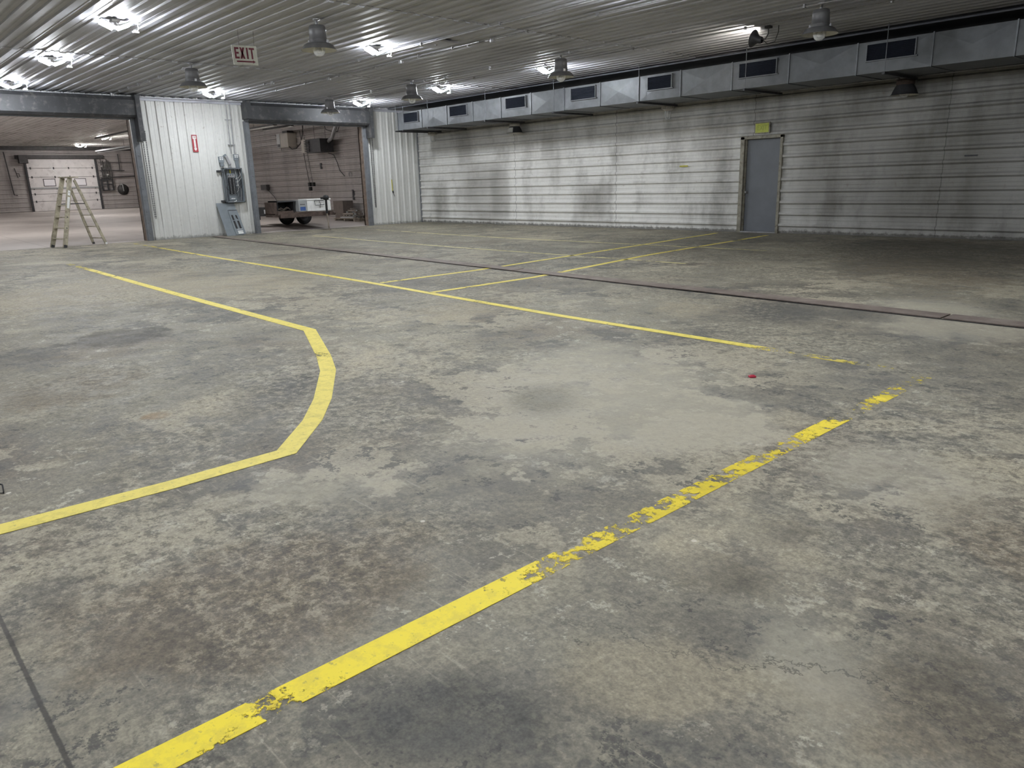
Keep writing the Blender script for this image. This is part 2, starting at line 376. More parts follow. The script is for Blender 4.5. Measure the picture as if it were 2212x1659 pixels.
def paint(name, col, stops, axis, col2=None, scale=11):
    """worn line paint: stops = [(position along axis, coverage)]"""
    t = NT(name); xyz = t.sep(); a = xyz['xy'.index(axis)]
    lo, hi = stops[0][0], stops[-1][0]
    u = t.math('DIVIDE', t.math('SUBTRACT', a, lo), hi-lo, clamp=True)
    cov = t.ramp(u, [((p-lo)/(hi-lo), (k,k,k)) for p, k in stops])
    n = t.math('ADD', t.math('MULTIPLY', t.noise(scale, 9, .76), .55), t.math('MULTIPLY', t.noise(scale*.22, 5, .66, off=3.), .45))
    d = t.math('SUBTRACT', t.math('ADD', t.math('MULTIPLY', t.math('SUBTRACT', cov, .5), .30), .5), n)
    m = t.math('MULTIPLY', t.step(d, -.012, .018), t.step(cov, .42, .66, .68, 1.0))
    c = t.mix(t.step(t.noise(14, 10, .75, off=7.), .45, .62, 0, .6), col, col2 or tuple(x*.72 for x in col))
    c = t.mix(t.step(t.noise(40, 6, .7, off=9.), .58, .68, 0, .5), c, (.22,.19,.09))
    t.set(c, .55, 0, .35)
    tr = t.n.new('ShaderNodeBsdfTransparent'); mx = t.n.new('ShaderNodeMixShader'); t.l.new(m, mx.inputs[0])
    t.l.new(tr.outputs[0], mx.inputs[1]); t.l.new(t.b.outputs[0], mx.inputs[2]); t.l.new(mx.outputs[0], t.out.inputs[0])
    return t.m

# ------------------------------------------------------------------ corrugated sheets
def sheet(mb, f, u0, u1, v0, v1, pitch=.254, phase=0.0, dep=.036, w=.090, top=.044, back=.10):
    """f(u, v, d): u along the rib, v across ribs, d towards the room"""
    prof = []
    k = math.floor((v0-phase)/pitch)-1
    while phase+k*pitch < v1+pitch:
        c = phase+k*pitch
        prof += [(c-w/2, 0), (c-top/2, dep), (c+top/2, dep), (c+w/2, 0),
                 (c+pitch*.5-.02, 0), (c+pitch*.5-.010, .005), (c+pitch*.5+.010, .005), (c+pitch*.5+.02, 0)]
        k += 1
    def at(v):
        for (a, da), (b, db) in zip(prof, prof[1:]):
            if a <= v <= b: return da+(db-da)*(v-a)/max(1e-9, b-a)
        return 0
    pts = [(v0, at(v0))] + [p for p in prof if v0 < p[0] < v1] + [(v1, at(v1))]
    n = len(pts)
    vs = [f(u0, v, d) for v, d in pts] + [f(u1, v, d) for v, d in pts]
    fs = [(i, i+1, n+i+1, n+i) for i in range(n-1)]
    mb.add(vs, fs)
    if back:
        b = [f(u0, v0, -back), f(u0, v1, -back), f(u1, v0, -back), f(u1, v1, -back)]
        mb.add(b, [(0, 1, 3, 2)])
        for idx in (0, n):                       # end caps
            ring = list(range(n)); base = [f((u0, u1)[idx > 0], v, d) for v, d in pts]
            mb.add(base+[f((u0, u1)[idx > 0], v1, -back), f((u0, u1)[idx > 0], v0, -back)], [tuple(range(n+2))])
        for v, i in ((v0, 0), (v1, n-1)):
            mb.add([vs[i], vs[n+i], f(u1, v, -back), f(u0, v, -back)], [(0, 1, 2, 3)])
    return mb

# ================================================================== SETTING
def P_floor(u, v, d): return (u, v, d)

def build_setting():
    # floor slabs
    def axis(a, b, fine0, fine1, df, dc):
        o = []; x = a
        while x < b-1e-6: o.append(x); x += df if fine0 <= x < fine1 else dc
        return o+[b]
    gx = axis(0, 31, 14, 23, .055, .22); gy = axis(-26, .12, -16.8, -10.5, .055, .22); nx, ny = len(gx), len(gy)
    me = bpy.data.meshes.new('floor')
    vs = [(x, y, 0) for x in gx for y in gy]; nv = len(vs)
    fs = [(i*ny+j, (i+1)*ny+j, (i+1)*ny+j+1, i*ny+j+1) for i in range(nx-1) for j in range(ny-1)]
    vs += [(0, -26, -.2), (31, -26, -.2), (31, .12, -.2), (0, .12, -.2)]
    fs += [(nv+3, nv+2, nv+1, nv), tuple([nv, nv+1]+[i*ny for i in range(nx-1, -1, -1)]), tuple([nv+2, nv+3]+[i*ny+ny-1 for i in range(nx)]),
           tuple([nv+1, nv+2]+[(nx-1)*ny+j for j in range(ny-1, -1, -1)]), tuple([nv+3, nv]+list(range(ny)))]
    me.from_pydata(vs, [], fs); me.materials.append(M['floor']); me.update()
    at = me.color_attributes.new('floor_tint', 'FLOAT_COLOR', 'POINT'); col = [0.2, .2, .2, 0]*len(vs); du = [0.0]*len(vs)
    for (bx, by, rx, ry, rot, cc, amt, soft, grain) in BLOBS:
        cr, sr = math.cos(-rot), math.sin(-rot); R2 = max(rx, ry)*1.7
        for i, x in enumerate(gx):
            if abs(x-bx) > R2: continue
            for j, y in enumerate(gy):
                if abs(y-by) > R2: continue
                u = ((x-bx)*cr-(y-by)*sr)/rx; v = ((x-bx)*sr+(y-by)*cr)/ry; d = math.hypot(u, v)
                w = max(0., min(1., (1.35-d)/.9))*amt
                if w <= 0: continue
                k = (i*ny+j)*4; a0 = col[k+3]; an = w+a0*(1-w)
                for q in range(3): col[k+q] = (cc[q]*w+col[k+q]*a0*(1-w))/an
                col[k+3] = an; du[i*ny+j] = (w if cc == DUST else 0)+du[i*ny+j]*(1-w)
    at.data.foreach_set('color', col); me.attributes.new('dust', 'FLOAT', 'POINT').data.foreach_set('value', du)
    o = bpy.data.objects.new('floor', me); C.objects.link(o); tag(o, kind='structure')
    mb = MB()   # the adjoining bay rises gently away from the drain
    def fz(x): return -.0135*x
    xs = [0, -6, -12, -18, -24, -30.2]
    vs = []
    for x in xs: vs += [(x, -22, fz(x)), (x, .12, fz(x)), (x, -22, -.2), (x, .12, -.2)]
    for i in range(len(xs)-1):
        a, b = i*4, i*4+4
        mb.add([vs[a], vs[a+1], vs[b], vs[b+1]], [(0, 1, 3, 2)])
    mb.add([vs[2], vs[3], vs[-2], vs[-1]], [(0, 2, 3, 1)])
    mb.add([vs[0], vs[2], vs[-2]], [(0, 1, 2)]); 
    tag(mb.build('floor_annex', M['annex_floor']), kind='structure')
    # ceilings: lapped ribbed sheets, ribs along x, each farther sheet a little lower
    mb = MB()
    for x0, x1, dz in ((-.02, 6.1, 0.0), (6.1, 12.4, .014), (12.4, 18.7, .028), (18.7, 31, .042)):
        sheet(mb, lambda u, v, d, dz=dz: (u, v, H+.02+dz-d), x0, x1, -26, .12, phase=.05, dep=.022, w=.125, top=.085, back=.08)
    tag(mb.build('ceiling', M['ceil']), kind='structure')
    mb = MB()
    for x0, x1 in ((-9, -.2), (-19, -9), (-30.2, -19)):
        dz = .012*(x0 == -9)
        sheet(mb, lambda u, v, d, dz=dz: (u, v, 3.95-.006*u+dz-d), x0, x1, -22, .12, phase=.05, dep=.026, w=.125, top=.085, back=.08)
    tag(mb.build('ceiling_annex', M['annex_ceil']), kind='structure')
    # wall with the two roller doors (x = 0)
    L = lambda u, v, d: (d, v, u)
    mb = MB()
    sheet(mb, L, -.05, 3.98, -9.40, -6.36, phase=-9.30, back=.2)
    sheet(mb, L, -.05, 3.98, -2.13, .1, phase=-2.0, back=.2)
    sheet(mb, L, 3.28, 3.98, -14.0, -9.40, phase=-9.30, back=.2)
    sheet(mb, L, 3.28, 3.98, -6.36, -2.13, phase=-2.0, back=.2)
    sheet(mb, L, -.05, 3.98, -26, -14.0, phase=-9.30, back=.2)
    tag(mb.build('wall_left', M['left']), kind='structure')
    # long sooty wall (y = 0) with the door opening
    R = lambda u, v, d: (u, -d, v)
    mb = MB()
    for u0, u1, v0 in ((0, 12.90, -.05), (13.94, 31, -.05), (12.90, 13.94, 2.19)):
        sheet(mb, R, u0, u1, v0, 4.0, phase=.19, dep=.045, w=.105, top=.036)
    tag(mb.build('wall_right', M['right']), kind='structure')
    mb = MB(); sheet(mb, R, -30.2, -.2, -.05, 4.3, phase=.17, dep=.045, w=.105, top=.036); tag(mb.build('wall_annex_right', M['annex']), kind='structure')
    # far wall of the adjoining bay (x = -30) and its beam
    F = lambda u, v, d: (-30+d, u, v)
    mb = MB()
    for u0, u1, v0 in ((-22, -6.5, .2), (-2.8, .1, .2), (-6.5, -2.8, 3.40)): sheet(mb, F, u0, u1, v0, 4.3, phase=.45)
    tag(mb.build('wall_annex_far', M['annex']), kind='structure')
    mb = MB(); mb.box((-30, -21.9, 3.9), (-29.7, -.02, 4.1)); mb.box((-30, -7.0, 3.42), (-29.8, -2.3, 3.62))
    tag(mb.build('trim_1', M['darkann']), kind='structure')
    mb = MB(); sheet(mb, lambda u, v, d: (u, -22+d, v), -30.2, -.2, -.05, 4.3, phase=.17); tag(mb.build('wall_annex_left', M['annex']), kind='structure')
    # walls behind the camera
    mb = MB(); sheet(mb, lambda u, v, d: (u, -26+d, v), -.2, 31, -.05, 4.0, phase=.19); tag(mb.build('wall_front', M['left']), kind='structure')
    mb = MB(); sheet(mb, lambda u, v, d: (31-d, u, v), -26, .1, -.05, 4.0, phase=.19); tag(mb.build('wall_back', M['left']), kind='structure')
    # light metal trim where wall and ceiling meet
    mb = MB(); mb.box((.035, -26, 3.74), (.06, -.06, 3.82)); mb.box((.035, -26, 3.80), (.20, -.06, 3.82))
    tag(mb.build('trim_2', M['ceil']), kind='structure')
    mb = MB(); mb.box((.21, -1.32, 3.80), (30.9, -.04, 3.83)); tag(mb.build('added_dark_sheet', M['dark_strip']), kind='structure')  # thin dark sheet added under the ceiling, above the duct
    mb = MB(); mb.box((.03, -.06, 0), (.06, -.03, 3.8)); tag(mb.build('trim_3', M['grey_steel']), kind='structure')

def roller_door(n, y0, y1, label, right_bracket, left_bracket):
    o = thing('door_%d' % n, label, 'roller door', (0.0, (y0+y1)/2, 0), kind='structure')
    # coil hood: rounded box
    prof = [(.03, 3.26), (.34, 3.26), (.42, 3.32), (.42, 3.70), (.36, 3.79), (.03, 3.79)]
    MB().prism(prof, lambda a, b, t: (a, t, b), y0-.12, y1+.12).build('hood', M['hood'], o)
    m = MB()
    for y, zb in ((y0-.14, left_bracket), (y1+.12, right_bracket)):
        if zb: m.box((.03, y-.02, zb), (.46, y+.10, 3.83))
    if m.v: m.build('end_bracket', M['hood'], o)
    # bottom bar of the raised curtain
    MB().box((.05, y0, 3.225), (.13, y1, 3.285)).box((.03, y0, 3.25), (.20, y1, 3.27)).build('bottom_bar', M['grey_steel'], o)
    for y, s in ((y0, -1), (y1, 1)):
        g = MB(); g.box((.03, y, 0), (.12, y+s*.16, 3.28)); g.box((.12, y+s*.02, 0), (.135, y+s*.13, 3.28))
        for z in [k*.3+.2 for k in range(10)]: g.lathe([(.014, 0), (.014, .01), (0, .012)], 6, (.135, y+s*.075, z), Matrix.Rotation(PI/2, 3, 'Y'))
        g.build('guide_rail', M['grey_steel'], o)
        MB().box((-.21, y, 0), (.03, y+s*.012, 3.28)).box((-.21, y, 0), (-.16, y+s*.05, 3.28)).build('jamb', M['rustjamb'], o)
    MB().box((-.21, y0, 3.262), (.03, y1, 3.28)).build('lintel', M['rustjamb'], o)
    # hand chain loop
    if right_bracket:
        ch = MB(); yc = y1+.30
        for k in range(0, 78):
            z = 2.95-k*.03
            for s in (-1, 1):
                yy = yc + s*(.045 - .0004*k)
                ch.bar((.10, yy, z), (.10, yy, z-.026), .022 if k % 2 else .008, .008 if k % 2 else .022, (0, 1, 0))
        ch.bar((.10, yc-.02, .60), (.10, yc+.02, .60), .012, .012)
        ch.build('hand_chain', M['dark'], o)

def entry_door():
    o = thing('door_3', 'plain grey steel entry door in a tan frame on the sooty ribbed wall', 'door', (13.42, 0, 0), kind='structure')
    f = MB()
    for x0, x1 in ((12.89, 12.99), (13.885, 13.95)): f.box((x0, -.06, 0), (x1, .09, 2.18))
    f.box((12.89, -.06, 2.12), (13.95, .09, 2.19)); f.box((12.99, .0, 0), (13.02, .09, 2.12)); f.build('door_frame', M['frame'], o, bevel=.004)
    d = MB().box((12.99, .045, .03), (13.885, .085, 2.12)).build('door_leaf', M['door'], o)
    k = MB(); X = Matrix.Rotation(PI/2, 3, 'X')
    k.lathe([(.035, 0), (.035, .008), (.012, .012), (.012, .04), (.026, .05), (.030, .065), (.022, .08), (0, .083)], 16, (13.06, .045, .93), X)
    k.build('door_knob', M['alu'], d)
    MB().box((12.99, -.06, 0), (13.90, .09, .028)).build('threshold', M['alu'], o)
    for z in (.3, 1.05, 1.85): MB().box((13.875, .035, z-.05), (13.895, .05, z+.05)).build('hinge', M['alu'], d)
    MB().box((12.8, .11, -.05), (14.05, .14, 2.3)).build('door_backing', M['dark'], o)

def far_garage_door():
    o = thing('door_4', 'far pale sectional garage door with two small windows at the end of the adjoining bay', 'garage door', (-29.95, -4.65, .4), kind='structure')
    edges = [.41, .97, 1.40, 1.72, 2.37, 2.88, 3.40]
    for a, b in zip(edges, edges[1:]):
        MB().box((-29.98, -6.48, a+.008), (-29.93, -2.82, b-.008)).build('door_panel', M['garage'], o, bevel=.006)
    MB().box((-29.93, -6.48, 1.70), (-29.88, -2.82, 1.78)).build('strut', M['greyp'], o)
    for y in (-5.44, -3.78):
        w = MB(); w.box((-29.93, y-.32, 1.84), (-29.91, y+.32, 1.87)); w.box((-29.93, y-.32, 2.24), (-29.91, y+.32, 2.27)); w.box((-29.93, y-.32, 1.84), (-29.91, y-.29, 2.27)); w.box((-29.93, y+.29, 1.84), (-29.91, y+.32, 2.27))
        ww = w.build('window_frame', M['dark'], o); MB().box((-29.93, y-.29, 1.87), (-29.92, y+.29, 2.24)).build('pane', M['pane'], ww)
    for y in (-6.53, -2.77): MB().box((-29.98, y-.05, .38), (-29.85, y+.05, 3.42)).build('track', M['dark'], o)
    h = MB()
    for z in edges[1:-1]:
        for y in (-6.3, -5.1, -4.3, -3.0): h.box((-29.93, y-.03, z-.06), (-29.90, y+.03, z+.06))
    h.build('hinge', M['dark'], o)
    MB().box((-30.1, -6.5, .2), (-29.99, -2.8, 3.4)).build('door_backing', M['dark'], o)

# ================================================================== FLOOR THINGS
def ribbon(name, pts, w, mat, label, group=None, z=.0022):
    """flat painted line along a poly-line with mitred corners"""
    pts = [Vector((x, y)) for x, y in pts]; L, Rr = [], []
    for i, p in enumerate(pts):
        a = (p-pts[i-1]).normalized() if i else (pts[1]-p).normalized()
        b = (pts[i+1]-p).normalized() if i < len(pts)-1 else a
        na, nb = Vector((-a.y, a.x)), Vector((-b.y, b.x)); m = (na+nb).normalized()
        k = w/2/max(.4, m.dot(na)); L.append(p+m*k); Rr.append(p-m*k)
    n = len(pts); mb = MB()
    for zz, flip in ((z, 0), (.0004, 1)):
        mb.add([(p.x, p.y, zz) for p in L+Rr], [((i, n+i, n+i+1, i+1) if not flip else (i, i+1, n+i+1, n+i)) for i in range(n-1)])
    return tag(mb.build(name, mat), label, 'floor line', group)

def floor_things():
    Y = (.93, .74, .045); Y2 = (.80, .66, .13); Y3 = (.68, .60, .28)
    pa = paint('yellow_line_worn', Y, [(-18.5, .95), (-16.3, .80), (-15.93, .78), (-15.84, .52), (-15.72, .78), (-15.1, .80), (-14.85, .70), (-14.72, .50), (-14.5, .55), (-14.3, .48), (-14.0, .54), (-13.75, .40), (-13.5, .50), (-13.1, .34), (-12.95, .56), (-12.6, .58), (-12.4, .30), (-12.2, .36), (-12.0, .60), (-11.8, .32), (-11.2, .38)], 'y', (.72, .57, .06), 19)
    ribbon('floor_line', [(21.075, -18.5), (21.075, -11.19)], .105, pa, 'bright yellow floor line in the foreground, flaking away toward its upper right end', 'yellow painted floor lines')
    pb = paint('yellow_line_long', Y2, [(.8, .45), (5, .60), (7, .66), (13, .80), (17, .84), (19.3, .82), (19.95, .74), (20.1, .45), (20.5, .50), (20.7, .30), (21.1, .40)], 'x', None, 9)
    ribbon('floor_line', [(.9, -10.16), (5.34, -10.42), (7.49, -10.55), (10.44, -10.68), (13.61, -10.84), (15.91, -11.0), (17.56, -11.11), (19.2, -11.16), (21.12, -11.22)], .10, pb, 'long straight yellow floor line crossing the middle, from the pillar wall to the worn corner', 'yellow painted floor lines')
    pc = paint('yellow_line_bent', Y2, [(5.2, .20), (7.2, .42), (7.8, .72), (12, .80), (16, .84), (17.2, .78), (17.6, .66), (17.9, .86), (19.4, .88)], 'x', None, 9)
    ribbon('floor_line', [(5.2, -12.87), (7.34, -12.92), (10.67, -13.03), (13.5, -13.11), (16.26, -13.17), (17.40, -13.65), (17.86, -13.87), (18.52, -14.28), (18.89, -14.55), (19.285, -14.91), (19.30, -15.5), (19.27, -16.2), (19.26, -18.5)], .115, pc, 'bent yellow floor line on the left that curves back toward the left edge', 'yellow painted floor lines')
    pd = paint('yellow_line_lane', Y2, [(-10.9, .72), (-9.2, .80), (-8.9, .72), (-8.5, .70), (-4, .72), (-.3, .68)], 'y', None, 8)
    ribbon('floor_line', [(13.78, -10.76), (13.74, -9.02), (13.66, -8.3), (13.1, -3.8), (12.66, -.55)], .10, pd, 'yellow walkway line on the left, ending at the left side of the grey door', 'walkway lines to the door')
    ribbon('floor_line', [(15.16, -10.92), (15.13, -9.1), (15.02, -8.4), (14.53, -5.6), (14.13, -1.36), (14.05, -.7)], .10, pd, 'yellow walkway line on the right, ending right of the grey door', 'walkway lines to the door')
    pf = paint('pale_line', Y3, [(2., .5), (5, .66), (10, .70), (15, .62), (16.3, .4)], 'x', (.56, .52, .30), 8)
    ribbon('floor_line', [(3.0, -6.0), (6.5, -6.25), (10.31, -6.42), (15.9, -6.48)], .09, pf, 'faded pale yellow line just beyond the steel drain covers', 'faded parking lines')
    ribbon('floor_line', [(2.4, -3.5), (6, -3.85), (9.17, -4.04), (16.3, -3.95)], .09, pf, 'faded pale yellow line farthest back, nearest the sooty wall', 'faded parking lines')
    # drain: black near-edge line and steel cover plates in ten foot lengths
    ln = lambda x: -7.82-.064*x if x < 17 else -8.908-.05*(x-17)
    xs = [-.0, 2.05, 5.1, 8.15, 11.2, 14.3, 17.4, 20.45, 23.5]
    names = ['steel drain cover plate nearest the roller door pillar', 'steel drain cover plate third from the pillar end, left of the walkway lines', 'steel drain cover plate before the first raised joint',
             'steel drain cover plate left of the walkway lines with a raised right end', 'rust brown drain cover plate crossed by the left walkway line', 'rust brown drain cover plate crossed by the right walkway line', 'rust brown drain cover plate right of both walkway lines, in the open floor',
             'rust brown drain cover plate running out of the right edge']
    names[0] = 'steel drain cover plate at the foot of the roller door pillar'; names[1] = 'steel drain cover plate second from the pillar'; names[2] = 'steel drain cover plate third from the pillar'
    names[3] = 'drain cover plate fourth from the pillar, below the far floor with faded lines'
    for i, (a, b) in enumerate(zip(xs[:-1], xs[1:])):
        if i == 0: a = .3
        w = .19 if i < 4 else .26
        lift0, lift1 = (.004, .006) if i % 3 else (.010, .004)
        y0, y1 = ln(a), ln(b); mb = MB()
        vs = [(a+.012, y0, lift0), (b-.012, y1, lift1), (b-.012, y1+w, lift1), (a+.012, y0+w, lift0)]
        t = .009
        vs += [(x, y, z+t) for x, y, z in vs]
        mb.add(vs, [(0,3,2,1),(4,5,6,7),(0,1,5,4),(1,2,6,5),(2,3,7,6),(3,0,4,7)])
        # low lip on the near edge
        tag(mb.build('drain_cover', M['plate']), names[i], 'drain cover', 'steel drain covers')
    mb = MB()
    for i, (a, b) in enumerate(zip(xs[:-1], xs[1:])):
        if i == 0: a = .3
        for wy in (-.030,):
            vs = [(a, ln(a)+wy, .0012), (b, ln(b)+wy, .0012), (b, ln(b)+.002, .0012), (a, ln(a)+.002, .0012)]
            mb.add(vs, [(0, 1, 2, 3)])
    tag(mb.build('trim_4', M['black']), kind='structure')
    # small red scrap and a wire at the left edge
    mb = MB(); Mx = Matrix.Translation((20.26, -12.03, .001)) @ Matrix.Rotation(.9, 4, 'Z')
    mb.box((-.022, -.016, 0), (.022, .016, .012), Mx); mb.box((-.014, -.008, .012), (.014, .008, .016), Mx)
    tag(mb.build('plastic_scrap', M['brightred'], bevel=.002), 'tiny red plastic scrap lying on the bare concrete', 'scrap')
    mb = MB(); mb.tube([(18.60, -16.16, .004), (18.66, -16.12, .03), (18.76, -16.065, .02), (18.835, -16.075, .004), (18.80, -16.11, .004), (18.70, -16.17, .004)], .0035, 6)
    tag(mb.build('bent_wire', M['black']), 'dark bent wire scrap on the floor at the left edge of the photo', 'wire')

# ================================================================== LADDER
def ladder():
    Rz = Matrix.Translation((.40, -11.86, 0)) @ Matrix.Rotation(math.radians(20), 4, 'Z')
    o = thing('step_ladder', 'old wooden step ladder standing open in front of the left roller doorway', 'ladder', (.40, -11.82, 0))
    T = lambda p: Rz @ Vector(p)
    top = 1.74; hf = .27; ht = .15
    def fr(s, z): k = z/top; return Vector((s*(hf+(ht-hf)*k), .52*k, z))     # front rails lean back
    def rr(s, z): k = z/1.68; return Vector((s*(hf+.0+(ht-hf)*k), 1.15-.52*k, z))
    for s in (-1, 1):
        m = MB(); m.bar(T(fr(s, 0)), T(fr(s, top)), .032, .112, T((0,1,0))-T((0,0,0)))
        r = m.build('front_rail', M['wood'], o, bevel=.003)
        MB().bar(T(fr(s, 0)), T(fr(s, .07)), .036, .09, T((0,1,0))-T((0,0,0))).build('foot', M['dark'], r)
        if s == 1:
            l = MB()
            for a, b in ((1.30, 1.42), (.98, 1.26)):
                p, q = fr(s, a), fr(s, b); off = Vector((.017, 0, 0)); l.bar(T(p+off), T(q+off), .004, .06, T((0,1,0))-T((0,0,0)))
            l.build('warning_label', M['white'], r)
            for z in (.76, .49, 1.36): MB().lathe([(.016, -.003), (.016, .003), (0, .003)], 10, T(fr(s, z)+Vector((.016, 0, 0))), Rz.to_3x3() @ Matrix.Rotation(PI/2, 3, 'Y')).build('rod_nut', M['dark'], r)
        m = MB(); m.bar(T(rr(s, 0)), T(rr(s, 1.68)), .028, .068, T((0,1,0))-T((0,0,0)))
        r = m.build('rear_rail', M['wood'], o, bevel=.003)
        MB().bar(T(rr(s, 0)), T(rr(s, .05)), .034, .062, T((0,1,0))-T((0,0,0))).build('foot', M['white'] if s > 0 else M['dark'], r)
    for z in (.22, .49, .76, 1.05, 1.36):
        a, b = fr(-1, z), fr(1, z); MB().bar(T(a+Vector((0, .01, 0))), T(b+Vector((0, .01, 0))), .095, .022, (0,0,1)).build('step', M['wood'], o, bevel=.003)
    for z in (.17, .48, .78, 1.08):
        MB().bar(T(rr(-1, z)), T(rr(1, z)), .03, .022, (0,0,1)).build('rear_rung', M['wood'], o)
    MB().box((-.21, .44, top), (.21, .72, top+.025), Rz).build('top_cap', M['wood'], o, bevel=.004)
    for s in (-1, 1):
        z = 1.08; m = MB(); p, q = fr(s, z), rr(s, z); mid = (p+q)/2+Vector((0, 0, .01))
        m.bar(T(p), T(mid), .008, .022); m.bar(T(mid), T(q), .008, .022); m.build('spreader', M['dark'], o)
    m = MB(); m.tube([T((-.10, .50, top-.02)), T((-.16, .42, top+.10)), T((-.22, .28, top+.30))], .006, 6)
    m.build('tie_wire', M['white'], o)

# ================================================================== LIGHTS
def led_proto(mat, side):
    o = thing('led_lamp', '', 'ceiling lamp')
    MB().box((-.06, -.06, -.035), (.06, .06, .0)).build('ceiling_box', M['white'], o, world=False, bevel=.006)
    MB().lathe([(.018, -.035), (.018, -.062), (.034, -.066), (.046, -.085), (.052, -.118), (0, -.12)], 16).build('socket', M['white'], o, world=False)
    for k in range(2):
        a = PI/2 + PI*k
        Mx = Matrix.Translation((0, 0, -.115)) @ Matrix.Rotation(math.radians(-5), 4, 'Y') @ Matrix.Rotation(a, 4, 'Z') @ Matrix.Translation((.02, 0, 0)) @ Matrix.Rotation(math.radians(-24), 4, 'Y')
        p = MB().box((0, -.085, 0), (.21, .085, .016), Mx).build('led_wing', M['white'], o, world=False, bevel=.004)
        d = [Mx @ Vector(q) for q in ((.008, -.082, -.001), (.208, -.082, -.001), (.208, .082, -.001), (.008, .082, -.001), (.014, -.074, -.032), (.198, -.074, -.032), (.198, .074, -.032), (.014, .074, -.032))]
        MB().add(d, [(4, 7, 6, 5), (0, 4, 5, 1), (1, 5, 6, 2), (2, 6, 7, 3), (3, 7, 4, 0)]).build('diffuser', mat, p, world=False)
    MB().lathe([(.05, -.118), (.045, -.128), (0, -.130)], 16).build('end_cap', mat, o, world=False)
    # cord plug hanging beside the lamp
    m = MB(); m.box((-.03, .30, -.03), (.03, .36, 0)); m.tube([(0, .33, -.03), (0, .33, -.10), (0, .31, -.135), (0, .26, -.125)], .007, 6)
    m.box((-.014, .24, -.16), (.014, .33, -.138)); m.build('plug_bracket', M['white'], o, world=False)
    return o

def leds():
    z = H+.02
    L = [((1.45, -12.45), 'glowing LED ceiling lamp nearest the left edge, above the left roller door'),
         ((5.50, -12.45), 'glowing LED ceiling lamp second from the left edge'),
         ((9.55, -12.45), 'large glowing LED ceiling lamp, third from the left edge and left of the EXIT board'),
         ((1.75, -7.9), 'glowing LED ceiling lamp over the white pillar wall, near the left bell lamp'),
         ((1.55, -3.2), 'small glowing LED ceiling lamp over the right end of the right roller door'),
         ((9.75, -7.9), 'glowing LED ceiling lamp in the middle, right of the largest bell lamp'),
         ((5.60, -3.2), 'glowing LED ceiling lamp hanging before the left end of the air duct'),
         ((9.65, -3.2), 'glowing LED ceiling lamp touching the bell lamp in front of the air duct'),
         ((15.35, -7.9), 'brightest LED ceiling lamp, cut by the top edge of the photo'),
         ((13.6, -12.45), 'glowing LED ceiling lamp above the top edge of the photo'),
         ((17.7, -12.45), 'glowing LED ceiling lamp above the top edge of the photo'),
         ((19.6, -7.9), 'glowing LED ceiling lamp above the top edge of the photo'),
         ((21.8, -12.45), 'glowing LED ceiling lamp above the top edge of the photo'),
         ((19.6, -17.0), 'glowing LED ceiling lamp above the top edge of the photo'), ((14.0, -17.0), 'glowing LED ceiling lamp above the top edge of the photo'),
         ((8.5, -17.0), 'glowing LED ceiling lamp above the top edge of the photo'),
         ((23.8, -17.0), 'glowing LED ceiling lamp above the top edge of the photo')]
    pr = led_proto(M['led'], M['ledside'])
    for i, ((x, y), lab) in enumerate(L):
        o = pr if i == 0 else copy_tree(pr)
        dz = .014*(x > 6.1)+.014*(x > 12.4)+.014*(x > 18.7)
        o.location = (x, y, z-.022+dz); tag(o, lab, 'ceiling lamp', 'LED ceiling lamps')
    A = [((-19.2, -5.0), 'small lit LED lamp at the right of the left doorway, in the adjoining bay'),
         ((-27.2, -4.15), 'small lit LED lamp in the adjoining bay, nearest the far garage door'),
         ((-6.5, -11.5), 'lit LED lamp in the adjoining bay, hidden behind the roller door hood'), ((-13.0, -12.5), 'lit LED lamp in the adjoining bay, hidden behind the roller door hood'),
         ((-20., -13.), 'lit LED lamp in the adjoining bay, hidden behind the roller door hood'), ((-5.6, -5.2), 'lit LED lamp in the adjoining bay, hidden behind the roller door hood')]
    pr = led_proto(M['led2'], M['led2'])
    for i, ((x, y), lab) in enumerate(A):
        o = pr if i == 0 else copy_tree(pr)
        o.location = (x, y, 3.95-.006*x-.022); tag(o, lab, 'ceiling lamp', 'LED lamps of the adjoining bay')

